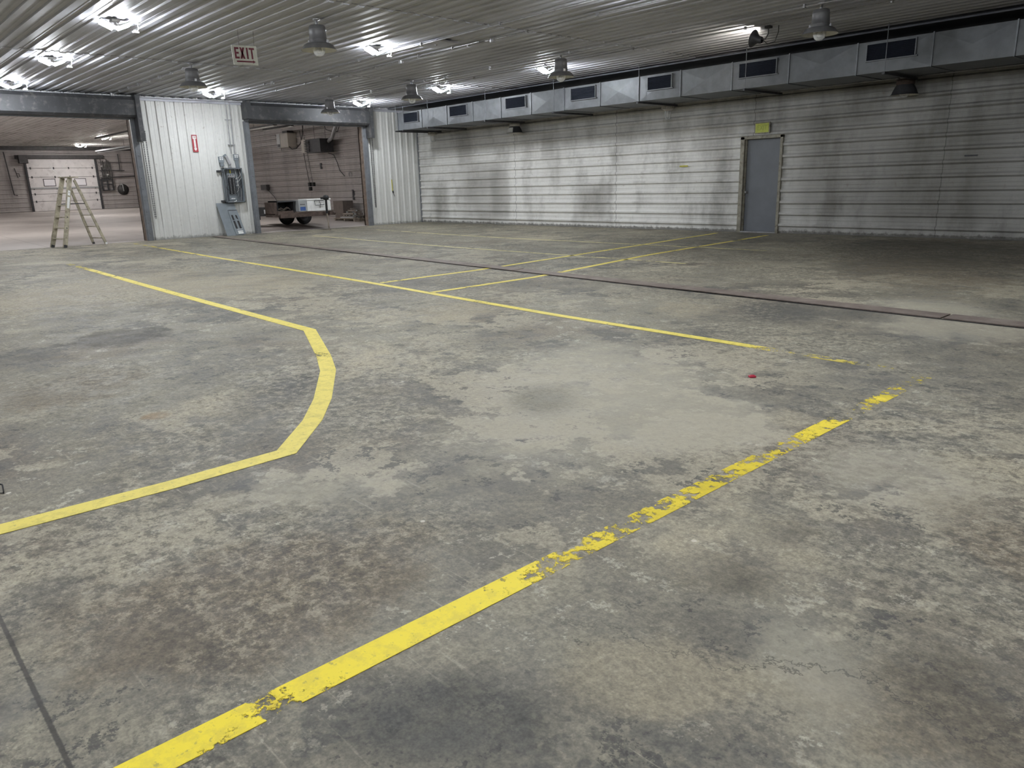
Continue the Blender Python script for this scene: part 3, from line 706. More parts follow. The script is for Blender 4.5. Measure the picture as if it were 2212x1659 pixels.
def bells():
    o = thing('bell_lamp', '', 'high bay lamp'); W = dict(world=False)
    MB().lathe([(.055, 0), (.055, -.02), (.022, -.03), (.022, -.10)], 16).build('canopy_stem', M['alu'], o, **W)
    MB().lathe([(0, -.098), (.11, -.10), (.125, -.115), (.130, -.15), (.134, -.155), (.134, -.165), (.130, -.17), (.138, -.305), (.144, -.31), (.144, -.33), (.138, -.335), (.14, -.36)], 28).build('ballast_housing', M['bell'], o, **W)
    r = MB().lathe([(.14, -.355), (.185, -.362), (.225, -.385), (.25, -.42), (.275, -.455), (.279, -.46)], 32).build('reflector', M['bell'], o, **W)
    MB().lathe([(.276, -.459), (.245, -.42), (.22, -.392), (.18, -.37), (.10, -.366)], 32).build('reflector_lining', M['bellin'], r, **W)
    g = MB().lathe([(.092, -.40), (.097, -.44), (.094, -.475), (.078, -.515), (.045, -.545), (0, -.553)], 24)
    g.lathe([(0, -.549), (.043, -.541), (.074, -.512), (.090, -.475), (.093, -.44), (.088, -.40)], 24).build('glass_globe', M['lampglass'], o, **W)
    MB().lathe([(.02, -.37), (.03, -.42), (.045, -.46), (.04, -.49), (0, -.505)], 16).build('bulb', M['bulb'], o, **W)
    for s in (-1, 1): MB().box((.125*s, -.02, -.36), (.165*s, .02, -.31)).build('latch', M['alu'], o, **W)
    L = [((6.1, -10.05), 'grey bell lamp hanging left, above the white pillar wall'), ((11.3, -10.0), 'largest grey bell lamp, hanging right of the EXIT board'),
         ((6.14, -4.55), 'grey bell lamp hanging before the narrow white wall strip, left of the duct'), ((2.3, -4.72), 'small bell lamp hanging before the hood of the right roller door'),
         ((11.1, -4.25), 'bell lamp with glass globe beside a glowing LED, in front of the duct'), ((16.66, -4.17), 'dim bell lamp hanging at the upper right in front of the duct')]
    for i, ((x, y), lab) in enumerate(L):
        b = o if i == 0 else copy_tree(o)
        b.location = (x, y, H+.014*(x > 6.1)+.014*(x > 12.4)); b.rotation_euler = (0, 0, i*.7); tag(b, lab, 'high bay lamp', 'hanging bell lamps')

def flood():
    o = thing('flood_lamp', 'black flood lamp under the ceiling at upper right, lighting the sheets to its left', 'flood lamp', (15.15, -3.25, H))
    ax = Vector((-.93, -.05, .30)).normalized(); Q = ax.to_track_quat('Z', 'Y').to_matrix()
    c = Vector((15.0, -3.25, H-.17))
    MB().lathe([(.045, -.14), (.06, -.12), (.065, -.06), (.10, -.01), (.145, .035), (.15, .045)], 24, c, Q).build('reflector', M['dark'], o)
    MB().lathe([(.146, .043), (.10, 0), (.05, -.05), (0, -.055)], 24, c, Q).build('reflector_lining', M['bellin'], o)
    MB().lathe([(0, .02), (.05, .012), (.075, -.006), (.05, -.03)], 20, c, Q).build('bulb', M['spot'], o)
    m = MB(); m.box((15.20, -3.30, H-.03), (15.30, -3.20, H+.01)); m.tube([(15.25, -3.25, H-.02), (15.25, -3.25, H-.12), (15.20, -3.25, H-.20), (15.13, -3.25, H-.19)], .011, 8)
    m.build('bracket_arm', M['dark'], o)
    MB().tube([(15.13, -3.25, H-.18), (15.22, -3.22, H-.28), (15.36, -3.2, H-.26), (15.42, -3.2, H-.1), (15.42, -3.2, H)], .007, 6).build('cord', M['black'], o)

def wall_lamps():
    y = -.34
    def base(x, lab, name):
        o = thing(name, lab, 'wall lamp', (x, y, 3.06), 'lamps under the duct')
        m = MB(); m.lathe([(.02, .02), (.02, -.02), (.05, -.03)], 12, (x, y, 3.06)); m.bar((x, y, 3.05), (x, -.002, 3.05), .03, .03)
        m.build('conduit_hub', M['alu'], o); return o
    for x, lab in ((1.33, 'jelly jar lamp in the corner under the left end of the duct'), (11.0, 'jelly jar lamp under the duct, above the wall left of the grey door')):
        o = base(x, lab, 'jelly_jar_lamp')
        n = 24; m = MB(); prof = [(.10, 3.03), (.145, 3.02), (.15, 2.98), (.145, 2.94), (.10, 2.935), (.085, 2.90)]
        m.lathe(prof, n, (x, y, 0))
        for k in range(n):
            a = 2*PI*k/n; m.bar((x+.15*math.cos(a), y+.15*math.sin(a), 2.945), (x+.15*math.cos(a), y+.15*math.sin(a), 3.015), .012, .02)
        m.build('ribbed_housing', M['cream'], o)
        m = MB().lathe([(.075, 2.905), (.078, 2.86), (.074, 2.78), (.06, 2.73), (.03, 2.715), (0, 2.712)], 20, (x, y, 0)); m.build('glass_jar', M['lampglass'], o)
        if x < 5: MB().tube([(x-.15, y, 3.0), (x-.16, y, 2.6), (x-.17, y+.02, 2.46)], .006, 6).build('hanging_cord', M['white'], o)
        MB().lathe([(.02, 2.9), (.03, 2.86), (.042, 2.80), (.03, 2.755), (0, 2.745)], 14, (x, y, 0)).build('bulb', M['bulb'], o)
    for x, lab, mt in ((5.43, 'bell shade lamp with a broken white lining under the duct, left of the middle', 'cream'), (16.57, 'dark bell shade lamp under the right part of the duct', 'dark')):
        o = base(x, lab, 'bell_shade_lamp')
        MB().lathe([(.06, 3.03), (.15, 3.02), (.165, 2.99), (.16, 2.93), (.15, 2.92)], 24, (x, y, 0)).build('housing', M['cream'] if mt == 'cream' else M['rust'], o)
        m = MB()
        for k in range(4):
            a = k*PI/2+.4; m.box((x+.13*math.cos(a)-.015, y+.13*math.sin(a)-.015, 3.01), (x+.13*math.cos(a)+.015, y+.13*math.sin(a)+.015, 3.06))
        m.build('lug', M['alu'], o)
        s = MB().lathe([(.15, 2.925), (.175, 2.89), (.21, 2.82), (.235, 2.755), (.26, 2.735)], 28, (x, y, 0)).build('shade', M['dark'], o)
        MB().lathe([(.256, 2.736), (.23, 2.757), (.205, 2.82), (.17, 2.888), (.05, 2.91)], 28, (x, y, 0)).build('shade_lining', M['bellin'], s)
        if mt == 'cream':   # exposed white lining where the enamel of the shade is gone
            MB().lathe([(.252, 2.745), (.238, 2.757), (.214, 2.82), (.178, 2.888)], 12, (x, y, 0), a0=-2.6, a1=-1.0).build('bare_lining', M['bellin'], s)
        else: MB().lathe([(.09, 2.76), (.08, 2.72), (.04, 2.695), (0, 2.69)], 18, (x, y, 0)).build('glass_globe', M['lampglass'], o)

# ================================================================== DUCT, CONDUITS, SIGNS
def duct():
    o = thing('air_duct', 'long galvanised rectangular air duct running under the ceiling along the sooty wall', 'duct', (9, -1.0, 3.06))
    seams = [1.18, 2.50, 3.78, 5.02, 6.25, 7.46, 8.68, 9.90, 11.09, 12.25, 13.54, 14.81, 16.15, 17.45, 18.7, 20.0, 21.3, 22.6, 23.9]
    yf, yb = -1.6, -.45
    for i, (a, b) in enumerate(zip(seams, seams[1:])):
        z0, z1 = 3.06, 3.60
        m = MB(); m.box((a, yf, z0), (b, yb, z1))
        # cross-broken front face: shallow pyramid
        cx, cz = (a+b)/2, (z0+z1)/2
        m.add([(a, yf-.001, z0), (b, yf-.001, z0), (b, yf-.001, z1), (a, yf-.001, z1), (cx, yf-.030, cz)], [(0, 1, 4), (1, 2, 4), (2, 3, 4), (3, 0, 4)])
        m.build('duct_section', M['duct'], o)
    for a in seams: MB().box((a-.012, yf-.022, 3.05), (a+.012, yf+.0, 3.612)).box((a-.012, yf-.022, 3.046), (a+.012, yb, 3.06)).build('seam_flange', M['seam'], o)
    for a, b in ((1.57, 2.33), (3.98, 4.77), (6.50, 7.27), (8.96, 9.76), (11.37, 12.02), (13.73, 14.55), (16.34, 17.17), (18.9, 19.7)):
        f = MB()
        r0, r1 = 3.275, 3.545
        for p, q in (((a-.02, r0-.02), (b+.05, r0)), ((a-.02, r1), (b+.02, r1+.02)), ((a-.02, r0), (a, r1)), ((b, r0), (b+.02, r1))):
            f.box((p[0], yf-.052, p[1]), (q[0], yf, q[1]))
        fr = f.build('register_frame', M['duct'], o)
        g = MB(); g.box((a, yf-.036, r0), (b, yf-.031, r1))
        for k in range(9): g.bar((a, yf-.042, r0+.018+k*.029), (b, yf-.042, r0+.018+k*.029), .014, .003, (0, .6, 1))
        g.build('register_grille', M['grille'], fr)
    for x in (1.25, 1.67, 3.0, 5.73, 8.43, 11.18, 13.93, 16.72, 19.5):
        h = MB(); h.box((x-.025, -1.78, 3.0), (x+.025, -.22, 3.044)); hh = h.build('hanger_bar', M['dark'], o)
        for yy in (-1.73, -.30): MB().tube([(x, yy, 3.02), (x, yy, H+.0 if yy < -1.5 else 3.81)], .007, 6).build('hanger_rod', M['seam'], hh)

def conduits():
    def pipe(lab, pts, r, boxes=(), clips=(), group='ceiling conduits'):
        o = thing('conduit', lab, 'conduit', pts[0], group)
        MB().tube(pts, r, 8).build('pipe', M['alu'], o)
        for b in boxes:
            MB().lathe([(0, -.055), (.045, -.055), (.052, -.045), (.052, .02)], 14, b).build('junction_box', M['alu'], o)
        for c in clips: MB().box((c[0]-.015, c[1]-.03, c[2]-.022), (c[0]+.015, c[1]+.03, c[2]+.030)).build('strap', M['alu'], o)
    zc = H-.028
    pipe('conduit along the ceiling that feeds the bell lamps at the left', [(.25, -9.98, zc), (5.98, -9.98, zc)], .013, [(.35, -9.98, zc)], [(1+k*.75, -9.98, zc) for k in range(7)])
    pipe('conduit along the ceiling left of the middle LED lamp', [(2.34, -7.46, zc), (15, -7.46, zc)], .013, [(4.4, -7.46, zc)], [(4+k*2.2, -7.46, zc) for k in range(5)])
    pipe('twin conduit line with bright junction boxes crossing the middle of the ceiling', [(1.8, -6.66, zc), (23, -6.66, zc)], .014, [(5.74, -6.66, zc), (8.77, -6.66, zc), (11.68, -6.66, zc)], [(3+k*1.6, -6.66, zc) for k in range(8)])
    pipe('shorter conduit close beside the twin conduit line', [(8.9, -6.73, zc), (11.4, -6.73, zc)], .011, (), [(9.5, -6.73, zc), (10.6, -6.73, zc)])
    pipe('conduit along the ceiling that feeds the bell lamps near the duct', [(2.0, -4.40, zc), (23, -4.40, zc)], .012, [(7.4, -4.40, zc)], [(4+k*2.5, -4.4, zc) for k in range(7)])
    pipe('thin conduit along the ceiling nearest the duct', [(3, -3.6, zc), (23, -3.6, zc)], .012, (), [(5+k*2.5, -3.6, zc) for k in range(6)])
    pipe('conduit along the top of the sooty wall, carrying the lamps under the duct', [(1.25, -.10, 3.06), (1.9, -.10, 3.06), (2.15, -.10, 3.10), (20, -.10, 3.08)], .016, (), [(2.6, -.09, 3.10), (7.7, -.09, 3.095), (8.3, -.09, 3.095), (14.2, -.09, 3.09)], 'wall conduits')
    m = MB(); m.box((10.35, -7.45, H-.024), (11.05, -6.92, H+.0)); m.lathe([(.03, 0), (.02, -.02), (0, -.022)], 10, (10.7, -7.2, H-.024))
    tag(m.build('ceiling_patch_plate', M['ceil']), 'square sheet metal patch plate on the ceiling in the middle', 'patch plate')

def signs():
    # hanging EXIT board
    cx, cy, cz = 9.86, -10.58, 3.48
    o = thing('exit_sign', 'white EXIT board with dark red letters and arrow, hanging from the ceiling', 'sign', (cx, cy, cz))
    tilt = math.radians(2.0)
    Mx = Matrix.Translation((cx, cy, cz)) @ Matrix.Rotation(tilt, 4, 'X')
    F = lambda a, b, d: Mx @ Vector((d, a, b))     # a to the right (+y), b up, d toward +x
    MB().prism([(-.215, -.15), (.215, -.15), (.215, .15), (-.215, .15)], F, -.006, .006).build('board', M['signwhite'], o)
    l = MB(); lh0, lh1 = -.055, .12; d0, d1 = .0062, .0085; s = .028
    def rc(a0, b0, a1, b1): l.prism([(a0, b0), (a1, b0), (a1, b1), (a0, b1)], F, d0, d1)
    rc(-.175, lh0, -.175+s, lh1); rc(-.147, lh1-.030, -.10, lh1); rc(-.147, .020, -.105, .048); rc(-.147, lh0, -.10, lh0+.030)
    for sg in (1, -1):
        xs = (-.085, .0) if sg > 0 else (.0, -.085)
        l.prism([(xs[0], lh1), (xs[0]+(.032 if sg > 0 else -.032), lh1), (xs[1], lh0), (xs[1]-(.032 if sg > 0 else -.032), lh0)][::sg], F, d0, d1)
    rc(.030, lh0, .030+s, lh1)
    rc(.078, lh1-.030, .17, lh1); rc(.110, lh0, .110+s, lh1-.030)
    l.build('lettering', M['darkred'], o)
    MB().prism([(-.155, -.108), (.125, -.108), (.125, -.122), (.172, -.097), (.125, -.072), (.125, -.086), (-.155, -.086)], F, d0, d1).build('arrow', M['darkred'], o)
    w = MB()
    for a in (-.08, .185): w.tube([F(a, .145, 0), (cx, cy+a, H+.02)], .003, 5)
    w.build('hanging_wire', M['dark'], o)
    # luminous exit sign over the grey door
    o = thing('exit_sign', 'small yellow-green EXIT sign in a grey frame above the grey door', 'sign', (13.43, -.05, 2.35))
    MB().box((13.24, -.075, 2.225), (13.62, -.03, 2.475)).build('frame', M['frame'], o, bevel=.006)
    MB().box((13.265, -.079, 2.25), (13.595, -.074, 2.45)).build('sign_face', M['green'], o)
    MB().text('EXIT', .15, lambda x, y, z: (13.43+x, -.0795-z, 2.35+y), .0012, .80).build('lettering', M['green2'], o)
    # fire extinguisher arrow
    o = thing('extinguisher_sign', 'narrow red fire extinguisher sign with a white down arrow on the white pillar wall', 'sign', (.035, -7.88, 2.4))
    G = lambda a, b, d: (.034+d, -7.88+a, 2.64+b)
    MB().prism([(-.075, -.235), (.075, -.235), (.075, .235), (-.075, .235)], G, -.004, .004).build('sign_plate', M['red'], o)
    w = MB(); w.prism([(-.052, .125), (.052, .125), (.052, .205), (-.052, .205)], G, .0042, .0055)
    w.prism([(-.026, .125), (-.026, -.14), (-.046, -.14), (0, -.21), (.046, -.14), (.026, -.14), (.026, .125)], G, .0042, .0055); w.build('arrow', M['white'], o)
    t = MB().text('FIRE', .045, lambda x, y, z: G(x, y+.167, .0062+z), .0005)
    for i, ch in enumerate('EXTINGUISHER'): t.text(ch, .022, lambda x, y, z, i=i: G(x, y+.105-i*.0215, .0062+z), .0005)
    t.build('lettering', M['red'], o)
    # small strips on the sooty wall
    tag(MB().box((11.18, -.034, 1.565), (11.42, -.026, 1.60)).build('label_strip', M['yellow']), 'faint yellow label strip on the sooty wall left of the grey door', 'label', 'label strips on the wall')
    tag(MB().box((17.66, -.012, 1.545), (17.88, -.004, 1.575)).build('label_strip', M['dark']), 'dark label strip on the sooty wall near the right edge', 'label', 'label strips on the wall')
    o = thing('hanging_tool', 'yellow handled tool hanging on the narrow white wall strip in the corner', 'tool', (.05, -1.24, 1.1))
    MB().bar((.045, -1.25, 1.52), (.045, -1.235, 1.13), .035, .02).build('strap', M['yellow'], o); 
    m = MB().bar((.05, -1.235, 1.14), (.05, -1.22, 1.06), .06, .03); m.tube([(.05, -1.22, 1.07), (.06, -1.17, .95)], .008, 6); m.build('hook', M['black'], o)

# ================================================================== ELECTRIC PANEL
def panel():
    o = thing('electrical_panel', 'open grey breaker panel without its cover on the white pillar wall', 'electrical panel', (.03, -6.93, .95))
    y0, y1, z0, z1, xb, xf = -7.22, -6.64, .95, 1.95, .038, .175
    t = .012; m = MB()
    m.box((xb, y0, z0), (xb+.012, y1, z1)); m.build('back_plate', M['panelin'], o)
    c = MB(); c.box((xb, y0, z0), (xf, y0+t, z1)); c.box((xb, y1-t, z0), (xf, y1, z1)); c.box((xb, y0, z0), (xf, y1, z0+t)); c.box((xb, y0, z1-t), (xf, y1, z1))
    c.box((xf-.01, y0, z0), (xf, y0+.03, z1)); c.box((xf-.01, y1-.03, z0), (xf, y1, z1)); c.box((xf-.01, y0, z0), (xf, y1, z0+.03)); c.box((xf-.01, y0, z1-.03), (xf, y1, z1)); c.build('cabinet', M['panelgrey'], o)
    MB().box((xb+.012, -7.08, 1.02), (xb+.05, -6.86, 1.80)).build('bus_pan', M['panelgrey'], o)
    for k in range(11):
        z = 1.20+k*.042
        for a, b in ((-7.065, -6.975), (-6.965, -6.875)):
            br = MB().box((xb+.05, a, z), (xb+.095, b, z+.038)).build('breaker', M['black'], o)
            MB().box((xb+.095, (a+b)/2-.012, z+.010), (xb+.112, (a+b)/2+.012, z+.028)).build('toggle', M['greyp'], br)
    m = MB().box((xb+.05, -7.07, 1.68), (xb+.10, -6.87, 1.73))
    for k in range(3): m.box((xb+.06, -7.05+k*.07, 1.73), (xb+.105, -7.01+k*.07, 1.765))
    m.build('main_lug', M['alu'], o)
    MB().box((xb+.03, -6.985, 1.79), (xb+.05, -6.955, 1.90)).build('tag', M['yellow'], o)
    MB().box((xb+.051, -7.03, 1.06), (xb+.054, -6.91, 1.08)).build('paper_label', M['white'], o)
    random.seed(3)
    for k in range(15):
        s = random.random(); side = 1 if k % 5 else -1
        yb = -6.86+random.random()*.02 if side > 0 else -7.08
        z = 1.22+random.random()*.45; yo = -6.86+.06+random.random()*.13 if side > 0 else -7.10-random.random()*.08
        zt = 1.93 if k % 3 else 1.0
        w = MB().tube([(xb+.07, yb, z), (xb+.09+.03*s, (yb+yo)/2, z+.03), (xb+.07+.04*s, yo, z+(.12 if zt > 1.5 else -.10)), (xb+.06, yo+side*.01, (z+zt)/2), (xb+.05, yo-side*.02, zt)], .0045, 5)
        w.build('wire', M['white'] if k % 6 in (1, 3) else M['black'], o)
    m = MB().tube([(xb+.06, -6.98, .97), (xb+.10, -6.93, .99), (xb+.12, -6.90, 1.01)], .012, 6); m.box((xb+.02, -7.12, .965), (xb+.10, -7.02, .985)); m.build('loose_lug', M['white'], o)
    # conduits above
    o = thing('panel_conduit', 'pair of thin conduits rising from the breaker panel to the ceiling', 'conduit', (.06, -6.8, 1.95), 'panel conduits')
    MB().tube([(.06, -6.76, 2.36), (.06, -6.76, H-.02)], .016, 8).build('pipe', M['alu'], o); MB().tube([(.06, -6.86, 2.36), (.06, -6.86, H-.02)], .013, 8).build('pipe', M['alu'], o)
    for z in (2.6, 3.3): MB().box((.03, -6.92, z), (.08, -6.72, z+.025)).build('strap', M['alu'], o)
    o = thing('conduit_fitting', 'bright elbow conduit fitting between two outlet boxes above the breaker panel', 'conduit fitting', (.07, -6.98, 2.0))
    MB().bar((.09, -7.05, 2.30), (.10, -6.955, 2.04), .09, .07, (1, 0, 0)).build('elbow_body', M['alu'], o, bevel=.02)
    MB().tube([(.07, -6.96, 2.06), (.07, -6.95, 1.955)], .03, 10).build('nipple', M['alu'], o)
    m = MB(); m.bar((.06, -7.03, 2.33), (.06, -7.10, 2.29), .05, .05, (1, 0, 0)); m.build('elbow_cap', M['panelgrey'], o)
    for y, z, lab in ((-7.19, 2.20, 'grey quad outlet box left above the breaker panel'), (-6.73, 2.27, 'grey quad outlet box right above the breaker panel, below the conduits')):
        o = thing('outlet_box', lab, 'outlet box', (.03, y, z), 'quad outlet boxes')
        MB().box((.03, y-.075, z-.10), (.09, y+.075, z+.075)).build('box', M['panelgrey'], o, bevel=.004)
        for a in (-.03, .03):
            for b in (-.005, .04): MB().box((.0895, y+a-.02, z+b-.016), (.093, y+a+.02, z+b+.016)).build('receptacle', M['white'], o)
        m = MB().bar((.06, y, z-.10), (.06, y+.02, 1.945 if y > -7 else z-.20), .10, .05, (1, 0, 0)); m.build('mud_ring', M['panelgrey'], o)
    for z, a, b, lab in ((1.86, -7.36, -7.23, 'small dark bracket on the left side of the breaker panel, at its top'), (1.0, -7.33, -7.19, 'small dark bracket left of the breaker panel, at its bottom')):
        tag(MB().box((.03, a, z-.03), (.10, b, z+.03)).box((.10, a+.01, z-.025), (.12, b-.03, z+.005)).build('wall_bracket', M['dark']), lab, 'bracket', 'brackets by the panel')
    # leaning cover
    o = thing('panel_cover', 'grey breaker panel cover leaning against the white pillar wall, on the floor', 'panel cover', (.38, -7.18, 0))
    def Fc(a, b, d): 
        lean = .33; q = Vector((.40, -7.20, 0)) + Vector((-lean/1.02*b*1.0, a + .04*b*-1, b*.95)) + Vector((d*.95, 0, d*.3))
        return q
    MB().prism([(-.22, .0), (.30, .0), (.27, 1.0), (-.27, 1.0)], Fc, -.008, .0).build('cover_plate', M['panelgrey'], o)
    dp = MB().prism([(.05, .02), (.36, .02), (.29, .78), (.015, .78)], Fc, .001, .022); dd = dp.build('dead_front', M['panelgrey'], o)
    r = MB()
    r.prism([(.03, .755), (.275, .755), (.275, .775), (.03, .775)], Fc, .0225, .028); r.build('hinge_lip', M['dark'], dd)
    s = MB()
    for a0, a1, b0, b1 in ((.095, .155, .20, .44), (.215, .275, .20, .44)): s.prism([(a0, b0), (a1, b0), (a1-.02, b1), (a0-.02, b1)], Fc, .0225, .024)
    for a0, b0 in ((.075, .46),): s.prism([(a0, b0), (a0+.055, b0), (a0+.045, b0+.16), (a0-.01, b0+.16)], Fc, .0225, .024)
    s.prism([(.195, .52), (.25, .46), (.235, .60), (.185, .62)], Fc, .0225, .024)
    s.build('breaker_slot', M['black'], dd)
    l = MB()
    for b0, b1 in ((.045, .09), (.10, .135), (.175, .185)): l.prism([(.135, b0), (.29, b0), (.285, b1), (.13, b1)], Fc, .0225, .0245)
    l.build('paper_label', M['white'], dd)

# ================================================================== ADJOINING BAY
def bay():
    fz = lambda x: -.0135*x
    # trailer, tongue toward the camera (+x)
    o = thing('utility_trailer', 'rusty utility trailer with a tongue jack parked in the right roller doorway', 'trailer', (-.6, -4.5, 0))
    MB().bar((-.1, -5.45, .47), (-.02, -3.66, .50), .10, .13).bar((-.1, -5.0, .45), (-4.2, -4.15, .43), .08, .12).bar((-.1, -3.75, .48), (-4.2, -2.85, .43), .08, .12).bar((-4.2, -4.15, .43), (-4.2, -2.85, .43), .08, .12).bar((-.05, -3.9, .50), (1.0, -4.22, .52), .09, .10).build('frame', M['rust'], o)
    MB().prism([(-.2, -5.0), (-.2, -3.75), (-4.2, -2.85), (-4.2, -4.15)], lambda p, q, t: (p, q, t), .46, .49).build('deck', M['rust'], o)
    for x, y in ((-3.25, -3.68), (-2.98, -3.14)):
        X = Matrix.Rotation(math.radians(66), 3, 'Z') @ Matrix.Rotation(PI/2, 3, 'X')
        zc = .275+fz(x)
        w = MB().lathe([(.15, -.09), (.24, -.095), (.265, -.075), (.275, -.03), (.275, .03), (.265, .075), (.24, .095), (.15, .09)], 28, (x, y, zc), X).build('tyre', M['black'], o)
        MB().lathe([(0, .05), (.05, .06), (.10, .04), (.15, .085), (.155, .08), (.15, -.08), (0, -.06)], 20, (x, y, zc), X).build('wheel_rim', M['dark'], w)
    MB().bar((-3.25, -3.68, .33), (-2.98, -3.14, .33), .06, .06).build('axle', M['dark'], o)
    j = MB().tube([(.86, -4.32, .52), (.87, -4.32, .95)], .035, 10); jj = j.build('jack_tube', M['black'], o)
    MB().lathe([(.04, .93), (.085, .95), (.10, 1.0), (.085, 1.06), (.04, 1.08), (0, 1.085)], 14, (.87, -4.32, 0)).box((.85, -4.50, .96), (.89, -4.32, 1.02)).build('jack_head', M['black'], jj)
    MB().tube([(.86, -4.32, .52), (.90, -4.31, .02)], .022, 8).lathe([(0, .0), (.06, .0), (.06, .02), (.02, .025)], 10, (.90, -4.31, 0)).build('jack_post', M['wood2'], o)
    MB().bar((.70, -4.22, .53), (1.02, -4.16, .55), .10, .09).bar((.95, -4.17, .58), (1.06, -4.15, .50), .06, .08).build('coupler', M['rust'], o)
    m = MB().box((-.80, -5.60, .44), (-.12, -5.52, .90)).box((-.80, -5.60, .52), (-.10, -4.86, .545)).box((-.14, -5.52, .50), (-.08, -4.98, .63)); m.build('side_rack', M['rust'], o)
    # steel box with open front
    o = thing('steel_box', 'open dark steel box on the trailer, left of the white chest', 'box', (-.6, -5.5, .6))
    m = MB(); X0, X1, a, b, z0, z1 = -.80, -.16, -5.48, -4.90, .56, .94
    m.box((X0, a, z0), (X1, b, z0+.02)); m.box((X0, a, z1-.04), (X1+.05, b+.02, z1)); m.box((X0, a, z0), (X1, a+.02, z1)); m.box((X0, b-.02, z0), (X1, b, z1)); m.box((X0, a, z0), (X0+.02, b, z1)); m.build('box_body', M['dark'], o)
    m = MB(); m.tube([(-.35, -5.4, .66), (-.30, -5.3, .72), (-.32, -5.2, .67), (-.28, -5.1, .74), (-.3, -4.98, .66)], .012, 6).tube([(-.4, -5.42, .7), (-.34, -5.2, .64), (-.36, -5.0, .72)], .014, 6)
    m.build('loose_strap', M['wood2'], o)
    # white chest
    o = thing('white_chest', 'white chest with a grey control end and wire handle on the trailer tongue', 'chest', (-.1, -4.6, .59))
    x0, x1, a, b, z0, z1 = -.55, .02, -4.84, -3.69, .585, .97
    MB().box((x0, a+.30, z0), (x1, b, z1-.05)).build('chest_body', M['white'], o, bevel=.012)
    MB().box((x0-.01, a+.29, z1-.045), (x1+.015, b+.015, z1)).build('lid', M['white'], o, bevel=.012)
    e = MB().box((x0, a, z0), (x1, a+.295, z1-.02)).build('control_end', M['greyp'], o, bevel=.01)
    MB().box((x1, a+.05, z0+.03), (x1+.003, a+.24, z0+.15)).build('sticker', M['blue'], e)
    m = MB()
    for k in range(4): m.box((x1, a+.06+k*.045, z0+.205), (x1+.004, a+.085+k*.045, z0+.235))
    m.build('indicator', M['dark'], e)
    h = MB(); hz0, hz1, ya, yb = z1-.20, z1-.07, -4.28, -3.95; xx = x1+.03
    h.tube([(xx-.03, ya, hz1), (xx, ya, hz1), (xx, ya+.01, hz0), (xx, yb, hz0), (xx, yb, hz1), (xx, ya, hz1)], .009, 6); h.tube([(xx, (ya+yb)/2, hz1), (xx+.01, (ya+yb)/2+.03, hz0+.05), (xx, (ya+yb)/2+.02, hz0-.10)], .008, 6); h.build('wire_handle', M['dark'], o)
    # flatbed further back
    o = thing('flatbed_trailer', 'dark low flatbed trailer with a white plate, partly hidden behind the pillar wall', 'trailer', (-3.2, -5.5, .05))
    MB().box((-5.2, -7.0, .55), (-3.0, -4.52, .70)).box((-3.02, -7.0, .40), (-2.95, -4.52, .70)).build('bed', M['darkann'], o)
    MB().box((-2.95, -4.66, .48), (-2.94, -4.54, .62)).build('plate', M['white'], o)
    MB().box((-3.3, -6.5, .28), (-2.97, -4.8, .40)).build('bumper', M['black'], o)
    for y in (-6.8, -5.4):
        MB().lathe([(.13, -.08), (.22, -.085), (.25, 0), (.22, .085), (.13, .08), (0, .06)], 20, (-4.2, y, .305), Matrix.Rotation(PI/2, 3, 'X')).build('tyre', M['black'], o)
    # cardboard carton on floor stand and scrap pile at the wall
    o = thing('brown_carton', 'brown carton standing against the wall behind the white chest', 'carton', (-4.6, -.5, .06))
    MB().box((-5.0, -.75, .30), (-4.25, -.28, .78)).build('carton_body', M['brown'], o, bevel=.005)
    MB().box((-4.95, -.72, fz(-4.6)), (-4.3, -.3, .30)).build('base_crate', M['brown'], o)
    m = MB().box((-4.62, -.06, .80), (-4.52, -.03, 1.20)); tag(m.build('wall_bracket', M['dark']), 'thin dark upright bracket on the bay wall above the brown carton', 'bracket')
    o = thing('pallet', 'low wooden pallet under the scrap sticks at the bay wall', 'pallet', (-3.2, -.95, .05))
    for k in range(5): MB().box((-3.95, -1.35+k*.2, fz(-3.3)+.09), (-2.4, -1.25+k*.2, fz(-3.3)+.11)).build('deck_board', M['wood2'], o)
    for x in (-3.9, -3.2, -2.5): MB().box((x-.04, -1.35, fz(x)-.01), (x+.04, -.45, fz(x)+.10)).build('stringer', M['wood2'], o)
    random.seed(11); k = 0
    for lay, (n, L_, hw) in enumerate(((9, .78, .68), (8, .70, .55), (7, .62, .46), (5, .5, .34), (4, .42, .24), (3, .35, .15))):
        for q in range(n):
            off = -hw+2*hw*(q+.5)/n; z = .185+lay*.062; w = min(.09, 2*hw/n*.5)
            an = random.uniform(-.09, .09)+(PI/2 if lay % 2 else 0)
            if lay % 2: c = Vector((-3.2+off, -.93+random.uniform(-.05, .05), z)); L2 = L_*.55
            else: c = Vector((-3.2+random.uniform(-.1, .1), -.93+off*.5, z)); L2 = L_*1.2; w *= .42; an *= .3
            d = Vector((math.cos(an), math.sin(an), random.uniform(-.02, .02)))*L2/2
            m = MB().bar(c-d, c+d, w, random.uniform(.035, .05))
            tag(m.build('scrap_stick', M['wood2'] if k % 3 else M['greyp']), 'grey-brown scrap wood stick in the pile on the pallet', 'scrap wood', 'scrap sticks on the pallet'); k += 1
    # wall boxes and heater
    o = thing('control_cabinet', 'pale cabinet with a dark window mounted high on the bay wall', 'cabinet', (-9.3, -.3, 3.1))
    MB().box((-10.0, -.45, 3.06), (-8.95, -.03, 3.66)).build('cabinet_body', M['cream'], o, bevel=.01)
    MB().box((-9.999, -.46, 3.07), (-9.68, -.45, 3.655)).build('end_door', M['greyp'], o)
    MB().box((-9.95, -.468, 3.10), (-9.72, -.46, 3.22)).build('dark_window', M['dark'], o)
